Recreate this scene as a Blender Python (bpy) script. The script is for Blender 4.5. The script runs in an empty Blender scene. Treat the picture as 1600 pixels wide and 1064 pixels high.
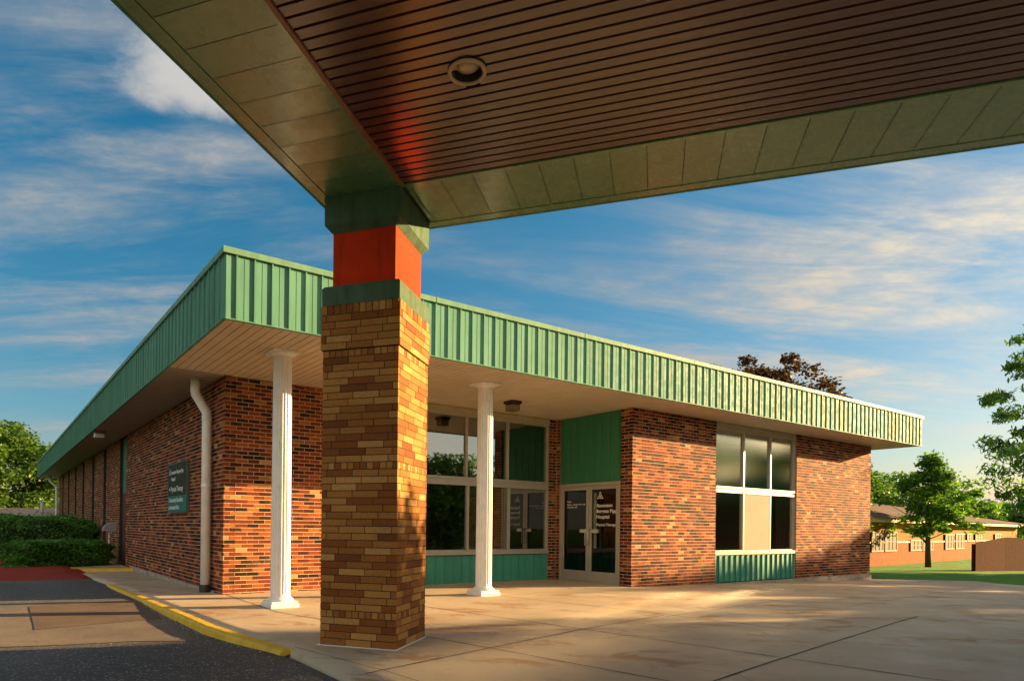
import bpy, bmesh, math, random
import numpy as np
from mathutils import Matrix, Vector
R = math.radians
scene = bpy.context.scene
col = scene.collection

# ------------------------------------------------------------------ camera
cam_d = bpy.data.cameras.new("camera")
cam_d.sensor_width = 36.0
cam_d.lens = 36.0 * 1032.25 / 1600.0
cam_d.shift_x = (800 - 663.64) / 1600.0
cam_d.shift_y = (822.70 - 532) / 1600.0
cam_d.clip_start = 0.05
cam_d.clip_end = 3000
cam = bpy.data.objects.new("camera", cam_d)
col.objects.link(cam)
cam.matrix_world = Matrix.Rotation(R(90), 4, 'X') @ Matrix.Rotation(0.0110531, 4, 'Z')
scene.camera = cam

# ------------------------------------------------------------------ light
SUN_AZ = 13.3      # degrees from +X towards +Y
SUN_EL = 11.3
world = bpy.data.worlds.new("World")
scene.world = world
world.use_nodes = True
wn, wl = world.node_tree.nodes, world.node_tree.links
wn.clear()
w_out = wn.new('ShaderNodeOutputWorld')
w_bg = wn.new('ShaderNodeBackground')
w_bg.inputs['Strength'].default_value = 0.10
sky = wn.new('ShaderNodeTexSky')
sky.sky_type = 'NISHITA'
sky.sun_disc = False
sky.sun_elevation = R(SUN_EL)
sky.sun_rotation = R(90 - SUN_AZ)
sky.air_density = 1.0
sky.dust_density = 1.2
sky.ozone_density = 2.5
# thin drifting cloud, laid out on a high plane
tc = wn.new('ShaderNodeTexCoord')
sep = wn.new('ShaderNodeSeparateXYZ')
wl.new(tc.outputs['Generated'], sep.inputs[0])
def wmath(op, a, b=None, clamp=False):
    n = wn.new('ShaderNodeMath'); n.operation = op; n.use_clamp = clamp
    for i, v in enumerate((a, b)):
        if v is None: continue
        if isinstance(v, (int, float)): n.inputs[i].default_value = v
        else: wl.new(v, n.inputs[i])
    return n.outputs[0]
zc = wmath('ADD', wmath('MAXIMUM', sep.outputs['Z'], 0.0), 0.14)
px_ = wmath('DIVIDE', sep.outputs['X'], zc)
py_ = wmath('DIVIDE', sep.outputs['Y'], zc)
comb = wn.new('ShaderNodeCombineXYZ')
wl.new(px_, comb.inputs[0]); wl.new(py_, comb.inputs[1])
def wnoise(scale, detail, rough, rot, sc, dist=0.0, loc=(0, 0, 0)):
    m = wn.new('ShaderNodeMapping')
    m.inputs['Rotation'].default_value = (0, 0, R(rot))
    m.inputs['Scale'].default_value = sc
    m.inputs['Location'].default_value = loc
    wl.new(comb.outputs[0], m.inputs[0])
    n = wn.new('ShaderNodeTexNoise')
    n.inputs['Scale'].default_value = scale
    n.inputs['Detail'].default_value = detail
    n.inputs['Roughness'].default_value = rough
    n.inputs['Distortion'].default_value = dist
    wl.new(m.outputs[0], n.inputs['Vector'])
    return n.outputs['Fac']
def wramp(src, p0, p1):
    m = wn.new('ShaderNodeMapRange'); m.interpolation_type = 'SMOOTHSTEP'
    m.inputs['From Min'].default_value = p0; m.inputs['From Max'].default_value = p1
    wl.new(src, m.inputs['Value']); return m.outputs[0]
big = wramp(wnoise(0.8, 3, 0.5, 20, (1, 1, 1), loc=(1.7, 0.4, 0)), 0.24, 0.58)
wisp = wramp(wnoise(1.9, 12, 0.64, -62, (0.5, 1.8, 1), 0.45, loc=(0.3, 0.2, 0)), 0.36, 0.80)
fine = wramp(wnoise(7.0, 10, 0.66, 50, (1, 1.3, 1), 0.25), 0.30, 0.75)
c1 = wmath('MULTIPLY', big, wisp)
c2 = wmath('MULTIPLY', c1, wmath('ADD', wmath('MULTIPLY', fine, 0.6), 0.55))
sunward = wmath('ADD', wmath('MULTIPLY', sep.outputs['X'], 0.15), 1.0)
c3 = wmath('MULTIPLY', wmath('MULTIPLY', c2, sunward), 1.5, clamp=True)
# one denser cumulus patch, upper left
dx_ = wmath('MULTIPLY', wmath('ADD', px_, 0.355), 2.3); dy_ = wmath('MULTIPLY', wmath('SUBTRACT', py_, 1.16), 4.2)
r2_ = wmath('ADD', wmath('MULTIPLY', dx_, dx_), wmath('MULTIPLY', dy_, dy_))
puff_n = wnoise(4.5, 10, 0.62, 10, (1, 1, 1), 0.2, loc=(2, 5, 0))
puff = wramp(wmath('SUBTRACT', wmath('ADD', puff_n, 0.42), wmath('MULTIPLY', r2_, 1.3)), 0.52, 0.95)
c4 = wmath('MAXIMUM', c3, wmath('MULTIPLY', puff, 0.95))
# unseen bright cloud bank added behind the camera as warm fill
fill_deck = wmath('MULTIPLY', wramp(wmath('MULTIPLY', sep.outputs['Y'], -1.0), -0.05, 0.5), wmath('ADD', wmath('MULTIPLY', wisp, 0.35), 0.6))
cf = wmath('MAXIMUM', c4, fill_deck, clamp=True)
mixc = wn.new('ShaderNodeMixRGB')
hs = wn.new('ShaderNodeHueSaturation')
hs.inputs['Hue'].default_value = 0.488
hs.inputs['Saturation'].default_value = 1.55
hs.inputs['Value'].default_value = 0.47
gm = wn.new('ShaderNodeGamma'); gm.inputs['Gamma'].default_value = 0.8
wl.new(sky.outputs[0], gm.inputs['Color'])
wl.new(gm.outputs[0], hs.inputs['Color'])
wl.new(hs.outputs[0], mixc.inputs['Color1'])
# clouds brighten and warm towards the sun, and low down
dotn = wn.new('ShaderNodeVectorMath'); dotn.operation = 'DOT_PRODUCT'
wl.new(tc.outputs['Generated'], dotn.inputs[0])
dotn.inputs[1].default_value = (math.cos(R(SUN_AZ)) * math.cos(R(SUN_EL)), math.sin(R(SUN_AZ)) * math.cos(R(SUN_EL)), math.sin(R(SUN_EL)))
glow = wramp(dotn.outputs['Value'], 0.5, 1.0)
cc_ = wn.new('ShaderNodeMixRGB')
cc_.inputs['Color1'].default_value = (1.05, 1.06, 1.05, 1); cc_.inputs['Color2'].default_value = (2.9, 2.4, 1.7, 1)
wl.new(glow, cc_.inputs['Fac'])
bk = wn.new('ShaderNodeMixRGB'); bk.inputs['Color2'].default_value = (3.5, 3.0, 2.35, 1)  # cloud colour raised behind the camera as added fill
wl.new(cc_.outputs[0], bk.inputs['Color1']); wl.new(wramp(wmath('MULTIPLY', sep.outputs['Y'], -1.0), -0.05, 0.5), bk.inputs['Fac'])
wl.new(bk.outputs[0], mixc.inputs['Color2'])
wl.new(cf, mixc.inputs['Fac'])
pc = wn.new('ShaderNodeMixRGB'); pc.inputs['Color2'].default_value = (1.55, 1.5, 1.45, 1)
wl.new(mixc.outputs[0], pc.inputs['Color1']); wl.new(wmath('MULTIPLY', puff, 0.85), pc.inputs['Fac'])
mixc = pc
wl.new(mixc.outputs[0], w_bg.inputs['Color'])
wl.new(w_bg.outputs[0], w_out.inputs['Surface'])

sun_d = bpy.data.lights.new("sun", 'SUN')
sun_d.energy = 5.0
sun_d.angle = R(0.5)
sun_d.color = (1.0, 0.63, 0.27)
sun = bpy.data.objects.new("sun", sun_d)
col.objects.link(sun)
sv = Vector((math.cos(R(SUN_AZ)) * math.cos(R(SUN_EL)), math.sin(R(SUN_AZ)) * math.cos(R(SUN_EL)), math.sin(R(SUN_EL))))
sun.rotation_euler = sv.to_track_quat('Z', 'Y').to_euler()
sun.location = (20, 6, 12)

scene.view_settings.view_transform = 'Standard'
scene.view_settings.look = 'None'
scene.view_settings.gamma = 1.0
scene.view_settings.exposure = 2.05
scene.cycles.blur_glossy = 0.0
scene.cycles.caustics_reflective = True
scene.cycles.max_bounces = 8
scene.cycles.use_guiding = True
scene.cycles.use_surface_guiding = True
scene.cycles.use_volume_guiding = False
scene.cycles.transparent_max_bounces = 12
scene.cycles.sample_clamp_indirect = 30.0

# ------------------------------------------------------------------ helpers
AA = R(33.595); AB = R(19.1265)
CB = (-3.326, 10.9)           # outer brick corner of the building
CP = (-0.262, 6.166)          # inner corner of the canopy pier
def BW(x, y):
    return (CB[0] + x * math.cos(AA) - y * math.sin(AA), CB[1] + x * math.sin(AA) + y * math.cos(AA))
def WB(X, Y):
    dx, dy = X - CB[0], Y - CB[1]
    return (dx * math.cos(AA) + dy * math.sin(AA), -dx * math.sin(AA) + dy * math.cos(AA))

def tag(o, label=None, cat=None, group=None, kind=None):
    if label: o["label"] = label
    if cat: o["category"] = cat
    if group: o["group"] = group
    if kind: o["kind"] = kind
    return o

def empty(name, loc, rz=0.0, label=None, cat=None, group=None):
    o = bpy.data.objects.new(name, None)
    o.empty_display_size = 0.3
    col.objects.link(o)
    o.location = loc; o.rotation_euler = (0, 0, rz)
    return tag(o, label, cat, group)

class MB:
    def __init__(self, zb=0.0):
        self.v = []; self.f = []; self.m = []; self.r = []; self.s = []; self.zb = zb
    def add(self, vs, fs, mi=0, rnd=None, smooth=False):
        o = len(self.v)
        self.v.extend([(a, b, c - self.zb) for a, b, c in vs])
        for f in fs:
            self.f.append(tuple(i + o for i in f)); self.m.append(mi)
            self.r.append(random.random() if rnd is None else rnd); self.s.append(smooth)
    def box(self, x0, x1, y0, y1, z0, z1, mi=0, rnd=None, skip=()):
        vs = [(x0, y0, z0), (x1, y0, z0), (x1, y1, z0), (x0, y1, z0), (x0, y0, z1), (x1, y0, z1), (x1, y1, z1), (x0, y1, z1)]
        F = {'b': (0, 3, 2, 1), 't': (4, 5, 6, 7), 'y-': (0, 1, 5, 4), 'x+': (1, 2, 6, 5), 'y+': (2, 3, 7, 6), 'x-': (3, 0, 4, 7)}
        if rnd is None: rnd = random.random()
        self.add(vs, [F[k] for k in F if k not in skip], mi, rnd)
    def tube(self, pts, rad, n=12, mi=0, caps=True, smooth=True):
        pts = [Vector(p) for p in pts]
        if not isinstance(rad, (list, tuple)): rad = [rad] * len(pts)
        vs = []; up = None
        for i, p in enumerate(pts):
            if i == 0: d = pts[1] - p
            elif i == len(pts) - 1: d = p - pts[i - 1]
            else: d = (pts[i + 1] - p).normalized() + (p - pts[i - 1]).normalized()
            d.normalize()
            if up is None: up = d.orthogonal().normalized()
            u = (up - d * up.dot(d)).normalized(); up = u
            w = d.cross(u)
            for k in range(n):
                a = 2 * math.pi * k / n
                q = p + (u * math.cos(a) + w * math.sin(a)) * rad[i]
                vs.append(tuple(q))
        fs = []
        for i in range(len(pts) - 1):
            for k in range(n):
                k2 = (k + 1) % n
                fs.append((i * n + k, i * n + k2, (i + 1) * n + k2, (i + 1) * n + k))
        self.add(vs, fs, mi, 0.5, smooth)
        if caps:
            o = len(self.v) - len(vs)
            self.f.append(tuple(o + k for k in reversed(range(n)))); self.f.append(tuple(o + (len(pts) - 1) * n + k for k in range(n)))
            for _ in range(2): self.m.append(mi); self.r.append(0.5); self.s.append(False)
    def lathe(self, cx, cy, prof, n=32, mi=0, flute=None, smooth=True):
        vs = []
        for (r, z, fl) in prof:
            for k in range(n):
                a = 2 * math.pi * k / n
                rr = r
                if fl and flute:
                    nf, dp = flute
                    ph = (a * nf / (2 * math.pi)) % 1.0
                    t = abs(ph - 0.5) * 2      # 1 at ridge, 0 centre of flute
                    rr = r - dp * fl * math.sqrt(max(0.0, 1 - min(1, t / 0.86) ** 2))
                vs.append((cx + rr * math.cos(a), cy + rr * math.sin(a), z))
        fs = []
        for i in range(len(prof) - 1):
            for k in range(n):
                k2 = (k + 1) % n
                fs.append((i * n + k, i * n + k2, (i + 1) * n + k2, (i + 1) * n + k))
        self.add(vs, fs, mi, 0.5, smooth)
    def build(self, name, mats, parent=None, loc=None):
        if not isinstance(mats, (list, tuple)): mats = [mats]
        me = bpy.data.meshes.new(name)
        me.from_pydata(self.v, [], self.f)
        for m in mats: me.materials.append(m)
        me.polygons.foreach_set('material_index', self.m)
        me.polygons.foreach_set('use_smooth', self.s)
        at = me.attributes.new('rnd', 'FLOAT', 'FACE')
        at.data.foreach_set('value', self.r)
        me.update()
        o = bpy.data.objects.new(name, me)
        col.objects.link(o)
        if parent: o.parent = parent
        if loc: o.location = loc
        return o

# ------------------------------------------------------------------ materials
def new_mat(name):
    m = bpy.data.materials.new(name); m.use_nodes = True
    nt = m.node_tree; b = nt.nodes['Principled BSDF']
    return m, nt, b
def N(nt, t, **kw):
    n = nt.nodes.new(t)
    for k, v in kw.items():
        if k in n.inputs.keys() if hasattr(n.inputs, 'keys') else False: n.inputs[k].default_value = v
        else: setattr(n, k, v)
    return n
def noise(nt, scale, detail=4, rough=0.55, coord='Object', sc=(1, 1, 1), dist=0.0, loc=(0, 0, 0)):
    t = nt.nodes.new('ShaderNodeTexCoord'); mp = nt.nodes.new('ShaderNodeMapping')
    mp.inputs['Scale'].default_value = sc; mp.inputs['Location'].default_value = loc
    nt.links.new(t.outputs[coord], mp.inputs[0])
    n = nt.nodes.new('ShaderNodeTexNoise')
    n.inputs['Scale'].default_value = scale; n.inputs['Detail'].default_value = detail
    n.inputs['Roughness'].default_value = rough; n.inputs['Distortion'].default_value = dist
    nt.links.new(mp.outputs[0], n.inputs['Vector'])
    return n.outputs['Fac']
def ramp(nt, src, stops, interp='LINEAR'):
    r = nt.nodes.new('ShaderNodeValToRGB'); r.color_ramp.interpolation = interp
    e = r.color_ramp.elements
    while len(e) > 1: e.remove(e[-1])
    e[0].position = stops[0][0]; c = stops[0][1]; e[0].color = (c[0], c[1], c[2], 1)
    for p, c in stops[1:]:
        x = e.new(p); x.color = (c[0], c[1], c[2], 1)
    nt.links.new(src, r.inputs[0])
    return r.outputs[0]
def mix(nt, a, b, f, mode='MIX'):
    n = nt.nodes.new('ShaderNodeMixRGB'); n.blend_type = mode
    for i, v in ((1, a), (2, b)):
        if isinstance(v, (tuple, list)): n.inputs[i].default_value = (v[0], v[1], v[2], 1)
        else: nt.links.new(v, n.inputs[i])
    if isinstance(f, (int, float)): n.inputs[0].default_value = f
    else: nt.links.new(f, n.inputs[0])
    return n.outputs[0]
def mrange(nt, src, a, b, c=0.0, d=1.0):
    m = nt.nodes.new('ShaderNodeMapRange'); m.interpolation_type = 'SMOOTHSTEP'
    m.inputs['From Min'].default_value = a; m.inputs['From Max'].default_value = b
    m.inputs['To Min'].default_value = c; m.inputs['To Max'].default_value = d
    nt.links.new(src, m.inputs['Value']); return m.outputs[0]
def bump(nt, b, src, strength=0.3, dist=0.01):
    n = nt.nodes.new('ShaderNodeBump'); n.inputs['Strength'].default_value = strength; n.inputs['Distance'].default_value = dist
    nt.links.new(src, n.inputs['Height']); nt.links.new(n.outputs[0], b.inputs['Normal']); return n
def attr(nt, name='rnd'):
    a = nt.nodes.new('ShaderNodeAttribute'); a.attribute_name = name; return a.outputs['Fac']

def plain(name, c, rough=0.6, metal=0.0, nz=0.12, nscale=6, bmp=0.0, bscale=80, spec=0.5):
    m, nt, b = new_mat(name)
    n = noise(nt, nscale, 5, 0.6)
    lo = tuple(x * (1 - nz) for x in c); hi = tuple(min(1, x * (1 + nz)) for x in c)
    nt.links.new(ramp(nt, n, [(0.3, lo), (0.7, hi)]), b.inputs['Base Color'])
    b.inputs['Roughness'].default_value = rough; b.inputs['Metallic'].default_value = metal
    b.inputs['Specular IOR Level'].default_value = spec
    if bmp > 0: bump(nt, b, noise(nt, bscale, 4, 0.6), bmp, 0.004)
    return m

def brick_mat(name, stops, detail=0.35, rough=0.8):
    m, nt, b = new_mat(name)
    c = ramp(nt, attr(nt), stops, 'CONSTANT')
    n = noise(nt, 45, 5, 0.7)
    c = mix(nt, c, ramp(nt, n, [(0.25, (0.35, 0.35, 0.35)), (0.5, (1, 1, 1)), (0.75, (1.5, 1.4, 1.25))]), detail, 'MULTIPLY')
    n2 = noise(nt, 1.3, 3, 0.5)
    c = mix(nt, c, ramp(nt, n2, [(0.3, (0.8, 0.8, 0.8)), (0.7, (1.12, 1.1, 1.05))]), 0.7, 'MULTIPLY')
    nt.links.new(c, b.inputs['Base Color'])
    b.inputs['Roughness'].default_value = rough
    b.inputs['Specular IOR Level'].default_value = 0.12
    bump(nt, b, noise(nt, 130, 5, 0.7), 0.5, 0.004)
    return m
M = {}
M['brick'] = brick_mat('red_blend_brick', [(0.0, (0.028, 0.013, 0.010)), (0.10, (0.060, 0.018, 0.010)), (0.22, (0.115, 0.026, 0.011)), (0.36, (0.185, 0.036, 0.012)),
    (0.54, (0.245, 0.050, 0.014)), (0.70, (0.155, 0.030, 0.011)), (0.80, (0.31, 0.082, 0.020)), (0.92, (0.33, 0.135, 0.040)), (0.975, (0.42, 0.25, 0.11))])
M['pier_brick'] = brick_mat('tan_blend_brick', [(0.0, (0.22, 0.078, 0.020)), (0.22, (0.28, 0.118, 0.030)), (0.46, (0.34, 0.158, 0.042)),
    (0.68, (0.39, 0.200, 0.060)), (0.88, (0.44, 0.245, 0.085)), (0.96, (0.17, 0.060, 0.020))], 0.45)
M['mortar'] = plain('light_mortar', (0.52, 0.42, 0.29), 0.9, nz=0.25, nscale=30, bmp=0.4, bscale=200, spec=0.2)
M['dark_mortar'] = plain('dark_mortar', (0.055, 0.035, 0.018), 0.9, nz=0.25, nscale=30, bmp=0.4, bscale=200, spec=0.2)

def metal_paint(name, c, rough=0.35, streak=0.12, wav=0.0, spec=0.5, coat=0.0):
    m, nt, b = new_mat(name)
    n = noise(nt, 3.0, 4, 0.6, sc=(3, 3, 0.25))
    lo = tuple(x * (1 - streak) for x in c); hi = tuple(x * (1 + streak) for x in c)
    nt.links.new(ramp(nt, n, [(0.3, lo), (0.7, hi)]), b.inputs['Base Color'])
    nr = noise(nt, 9, 4, 0.6)
    nt.links.new(mrange(nt, nr, 0.3, 0.7, rough * 0.85, rough * 1.2), b.inputs['Roughness'])
    b.inputs['Specular IOR Level'].default_value = spec
    b.inputs['Coat Weight'].default_value = coat
    b.inputs['Coat Roughness'].default_value = rough * 0.6
    if wav: bump(nt, b, noise(nt, 1.6, 2, 0.4), wav, 0.05)
    return m
M['teal'] = metal_paint('weathered_green_metal', (0.110, 0.275, 0.215), 0.58, 0.20, 0.08, 0.06, 0.0)
for _n in M['teal'].node_tree.nodes:
    if _n.type == 'BSDF_PRINCIPLED': _n.inputs['Specular Tint'].default_value = (1.0, 0.66, 0.26, 1)
M['teal_cap'] = metal_paint('green_metal_coping', (0.15, 0.29, 0.20), 0.50, 0.15, 0, 0.06, 0.0)
M['teal_panel'] = metal_paint('green_wall_panel', (0.038, 0.185, 0.095), 0.5, 0.12, 0.03, 0.2)
M['teal_light'] = metal_paint('teal_spandrel', (0.055, 0.26, 0.19), 0.5, 0.12, 0.03, 0.2)
M['canopy_green'] = metal_paint('canopy_green_sheet', (0.120, 0.26, 0.125), 0.25, 0.04, 0.04, 0.9, 0.4)
M['cap_green'] = metal_paint('pier_green_stucco', (0.066, 0.118, 0.078), 0.75, 0.12, 0, 0.1)
M['stucco_red'] = plain('orange_red_stucco', (0.52, 0.036, 0.006), 0.8, spec=0.1, nz=0.12, nscale=4, bmp=0.25, bscale=260)
M['soffit'] = plain('tan_soffit_board', (0.60, 0.52, 0.40), 0.5, nz=0.10, nscale=2.5)
M['soffit_gap'] = plain('soffit_gap_dark', (0.05, 0.035, 0.02), 0.9)
M['white'] = plain('white_column_paint', (0.76, 0.78, 0.79), 0.45, nz=0.06, nscale=7, bmp=0.1)
M['pvc'] = plain('off_white_pipe', (0.80, 0.82, 0.83), 0.4, nz=0.08, nscale=5)
M['black'] = plain('black_rubber', (0.02, 0.02, 0.02), 0.6)
M['alu'] = plain('aluminium_frame', (0.42, 0.39, 0.33), 0.35, metal=0.3, nz=0.08)
M['trimtan'] = plain('tan_painted_trim', (0.42, 0.35, 0.24), 0.5, nz=0.1)
M['slat'] = None
M['room'] = plain('dim_interior_wall', (0.26, 0.20, 0.13), 0.9)
M['curtain'] = plain('tan_curtain', (0.50, 0.40, 0.26), 0.9)
M['roofing'] = plain('pale_roof_membrane', (0.45, 0.43, 0.4), 0.8)
M['jamb'] = plain('dark_slot_lining', (0.03, 0.022, 0.018), 0.6)
M['letter'] = plain('white_lettering', (0.80, 0.78, 0.72), 0.5, nz=0.02)
M['found'] = plain('grey_foundation', (0.34, 0.30, 0.25), 0.9, nz=0.3, nscale=4, bmp=0.5, bscale=40)

def weather(m, sc, lo, hi, col_, amt, scale=3.0, detail=8):
    nt = m.node_tree; b = nt.nodes['Principled BSDF']; inp = b.inputs['Base Color']; src = inp.links[0].from_socket
    f = mrange(nt, noise(nt, scale, detail, 0.7, sc=sc, dist=0.3, loc=(3, 7, 1)), lo, hi, 0, amt)
    nt.links.new(mix(nt, src, col_, f), inp)
weather(M['stucco_red'], (3, 3, 0.5), 0.50, 0.78, (0.10, 0.016, 0.006), 0.55)
weather(M['stucco_red'], (1, 1, 1), 0.62, 0.70, (0.42, 0.12, 0.06), 0.4, 9)
weather(M['cap_green'], (3, 3, 0.6), 0.48, 0.75, (0.03, 0.04, 0.028), 0.6)
weather(M['white'], (1, 1, 0.35), 0.60, 0.74, (0.42, 0.38, 0.31), 0.5, 9)
weather(M['pvc'], (1, 1, 0.3), 0.58, 0.74, (0.45, 0.42, 0.36), 0.5, 7)
weather(M['teal'], (4, 4, 0.25), 0.52, 0.78, (0.20, 0.27, 0.19), 0.5, 4)
weather(M['canopy_green'], (1, 1, 1), 0.60, 0.72, (0.16, 0.17, 0.09), 0.35, 5)
weather(M['found'], (1, 1, 1), 0.50, 0.70, (0.12, 0.09, 0.06), 0.6, 5)
weather(M['pier_brick'], (1, 1, 1), 0.55, 0.75, (0.12, 0.07, 0.04), 0.35, 2.5)
weather(M['brick'], (1, 1, 1), 0.60, 0.74, (0.42, 0.30, 0.20), 0.22, 1.8)
# canopy ceiling slats
m, nt, b = new_mat('brown_metal_slat')
c = ramp(nt, noise(nt, 2.0, 4, 0.6, sc=(0.4, 8, 1)), [(0.3, (0.066, 0.029, 0.025)), (0.7, (0.096, 0.043, 0.035))])
nt.links.new(c, b.inputs['Base Color']); b.inputs['Roughness'].default_value = 0.27; b.inputs['Specular IOR Level'].default_value = 0.95
M['slat'] = m

# window glass: strong mirror, dark tint behind
def glass(name, refl=0.35, tint=(0.55, 0.58, 0.52), rough=0.0, dist='GGX'):
    m = bpy.data.materials.new(name); m.use_nodes = True; nt = m.node_tree; nt.nodes.clear()
    out = nt.nodes.new('ShaderNodeOutputMaterial'); mx = nt.nodes.new('ShaderNodeMixShader')
    g = nt.nodes.new('ShaderNodeBsdfGlossy'); g.distribution = dist; g.inputs['Roughness'].default_value = rough; g.inputs['Color'].default_value = (0.92, 0.94, 0.9, 1)
    t = nt.nodes.new('ShaderNodeBsdfTransparent'); t.inputs['Color'].default_value = (*tint, 1)
    lw = nt.nodes.new('ShaderNodeFresnel'); lw.inputs['IOR'].default_value = 1.55
    ad = nt.nodes.new('ShaderNodeMath'); ad.operation = 'MULTIPLY_ADD'; ad.inputs[1].default_value = 1.0 - refl; ad.inputs[2].default_value = refl
    nt.links.new(lw.outputs[0], ad.inputs[0]); nt.links.new(ad.outputs[0], mx.inputs[0])
    nt.links.new(t.outputs[0], mx.inputs[1]); nt.links.new(g.outputs[0], mx.inputs[2])
    b = nt.nodes.new('ShaderNodeBump'); b.inputs['Strength'].default_value = 0.015; b.inputs['Distance'].default_value = 0.02
    nt.links.new(noise(nt, 1.1, 2, 0.4), b.inputs['Height']); nt.links.new(b.outputs[0], g.inputs['Normal'])
    nt.links.new(mx.outputs[0], out.inputs['Surface'])
    return m
M['glass'] = glass('window_glass', 0.30, (0.45, 0.46, 0.40), 0.02)
M['wingglass'] = glass('wing_window_glass', 0.48, (0.50, 0.50, 0.43), 0.13, 'BECKMANN')
M['doorglass'] = glass('door_glass', 0.0, (0.10, 0.11, 0.10), 0.02)

# concrete paving
def concrete(name, base=(0.50, 0.405, 0.285)):
    m, nt, b = new_mat(name)
    n1 = noise(nt, 0.35, 5, 0.6, dist=0.4)
    c = ramp(nt, n1, [(0.25, tuple(x * 0.78 for x in base)), (0.5, base), (0.8, tuple(min(1, x * 1.18) for x in base))])
    st = mrange(nt, noise(nt, 1.1, 9, 0.72, sc=(1, 1.6, 1), dist=0.5, loc=(4, 2, 0)), 0.49, 0.66)
    c = mix(nt, c, (0.34, 0.155, 0.05), mrange(nt, st, 0, 1, 0, 0.7))
    dk = mrange(nt, noise(nt, 2.6, 9, 0.75, dist=0.5, loc=(9, 1, 0)), 0.55, 0.76)
    c = mix(nt, c, (0.16, 0.12, 0.085), mrange(nt, dk, 0, 1, 0, 0.45))
    gr = noise(nt, 160, 3, 0.7)
    c = mix(nt, c, ramp(nt, gr, [(0.3, (0.78, 0.78, 0.78)), (0.7, (1.15, 1.15, 1.15))]), 0.6, 'MULTIPLY')
    nt.links.new(c, b.inputs['Base Color'])
    nt.links.new(mrange(nt, noise(nt, 1.5, 4, 0.6), 0.3, 0.7, 0.5, 0.85), b.inputs['Roughness'])
    b.inputs['Specular IOR Level'].default_value = 0.35
    bump(nt, b, noise(nt, 90, 6, 0.7), 0.35, 0.006)
    return m
M['concrete'] = concrete('worn_concrete')
M['concrete_light'] = concrete('pale_concrete', (0.50, 0.44, 0.36))
# asphalt
m, nt, b = new_mat('asphalt')
n1 = noise(nt, 0.5, 5, 0.6, dist=0.3)
c = ramp(nt, n1, [(0.3, (0.048, 0.047, 0.050)), (0.7, (0.105, 0.096, 0.088))])
vor = nt.nodes.new('ShaderNodeTexVoronoi'); vor.inputs['Scale'].default_value = 75
t = nt.nodes.new('ShaderNodeTexCoord'); nt.links.new(t.outputs['Object'], vor.inputs['Vector'])
sp = nt.nodes.new('ShaderNodeSeparateColor'); nt.links.new(vor.outputs['Color'], sp.inputs[0])
spk = mrange(nt, sp.outputs[0], 0.90, 0.97)
c = mix(nt, c, (0.38, 0.34, 0.29), spk)
c = mix(nt, c, ramp(nt, noise(nt, 60, 5, 0.75), [(0.3, (0.55, 0.55, 0.55)), (0.7, (1.5, 1.5, 1.5))]), 0.7, 'MULTIPLY')
nt.links.new(c, b.inputs['Base Color']); b.inputs['Roughness'].default_value = 0.75
bump(nt, b, noise(nt, 70, 6, 0.75), 0.8, 0.012)
M['asphalt'] = m
m, nt, b = new_mat('old_sunlit_asphalt')
c = ramp(nt, noise(nt, 1.2, 6, 0.65), [(0.3, (0.105, 0.085, 0.068)), (0.7, (0.20, 0.160, 0.125))])  # old asphalt, its lighter tone painting the sunlit band
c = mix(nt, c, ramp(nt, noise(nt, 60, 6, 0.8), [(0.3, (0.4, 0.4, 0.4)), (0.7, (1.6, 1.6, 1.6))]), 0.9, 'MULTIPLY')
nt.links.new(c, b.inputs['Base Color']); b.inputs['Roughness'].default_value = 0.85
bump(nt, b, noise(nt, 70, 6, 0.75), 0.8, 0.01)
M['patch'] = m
m, nt, b = new_mat('brown_repair_patch')
c = ramp(nt, noise(nt, 1.5, 6, 0.65), [(0.3, (0.085, 0.055, 0.036)), (0.7, (0.14, 0.095, 0.062))])
c = mix(nt, c, ramp(nt, noise(nt, 80, 5, 0.75), [(0.3, (0.6, 0.6, 0.6)), (0.7, (1.4, 1.4, 1.4))]), 0.7, 'MULTIPLY')
nt.links.new(c, b.inputs['Base Color']); b.inputs['Roughness'].default_value = 0.85
bump(nt, b, noise(nt, 70, 6, 0.75), 0.8, 0.01)
M['patch2'] = m
m, nt, b = new_mat('worn_yellow_paint')
wear = mrange(nt, noise(nt, 14, 8, 0.75, dist=0.4), 0.60, 0.72)
c = mix(nt, ramp(nt, noise(nt, 5, 5, 0.6), [(0.3, (0.58, 0.36, 0.02)), (0.7, (0.76, 0.52, 0.03))]), (0.24, 0.19, 0.12), wear)
nt.links.new(c, b.inputs['Base Color']); b.inputs['Roughness'].default_value = 0.6
bump(nt, b, noise(nt, 50, 6, 0.7), 0.6, 0.01)
M['yellow'] = m
m, nt, b = new_mat('lawn_grass')
c = ramp(nt, noise(nt, 0.8, 8, 0.7), [(0.3, (0.045, 0.17, 0.006)), (0.7, (0.11, 0.32, 0.012))])
c = mix(nt, c, ramp(nt, noise(nt, 30, 4, 0.7), [(0.3, (0.5, 0.5, 0.5)), (0.7, (1.4, 1.4, 1.4))]), 0.8, 'MULTIPLY')
nt.links.new(c, b.inputs['Base Color']); b.inputs['Roughness'].default_value = 0.9
bump(nt, b, noise(nt, 25, 6, 0.8), 1.0, 0.06)
M['grass'] = m
m, nt, b = new_mat('red_mulch')
c = ramp(nt, noise(nt, 24, 6, 0.8), [(0.3, (0.14, 0.015, 0.006)), (0.55, (0.42, 0.040, 0.014)), (0.8, (0.58, 0.10, 0.035))])
nt.links.new(c, b.inputs['Base Color']); b.inputs['Roughness'].default_value = 0.95
bump(nt, b, noise(nt, 30, 6, 0.8), 1.0, 0.05)
M['mulch'] = m

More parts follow.
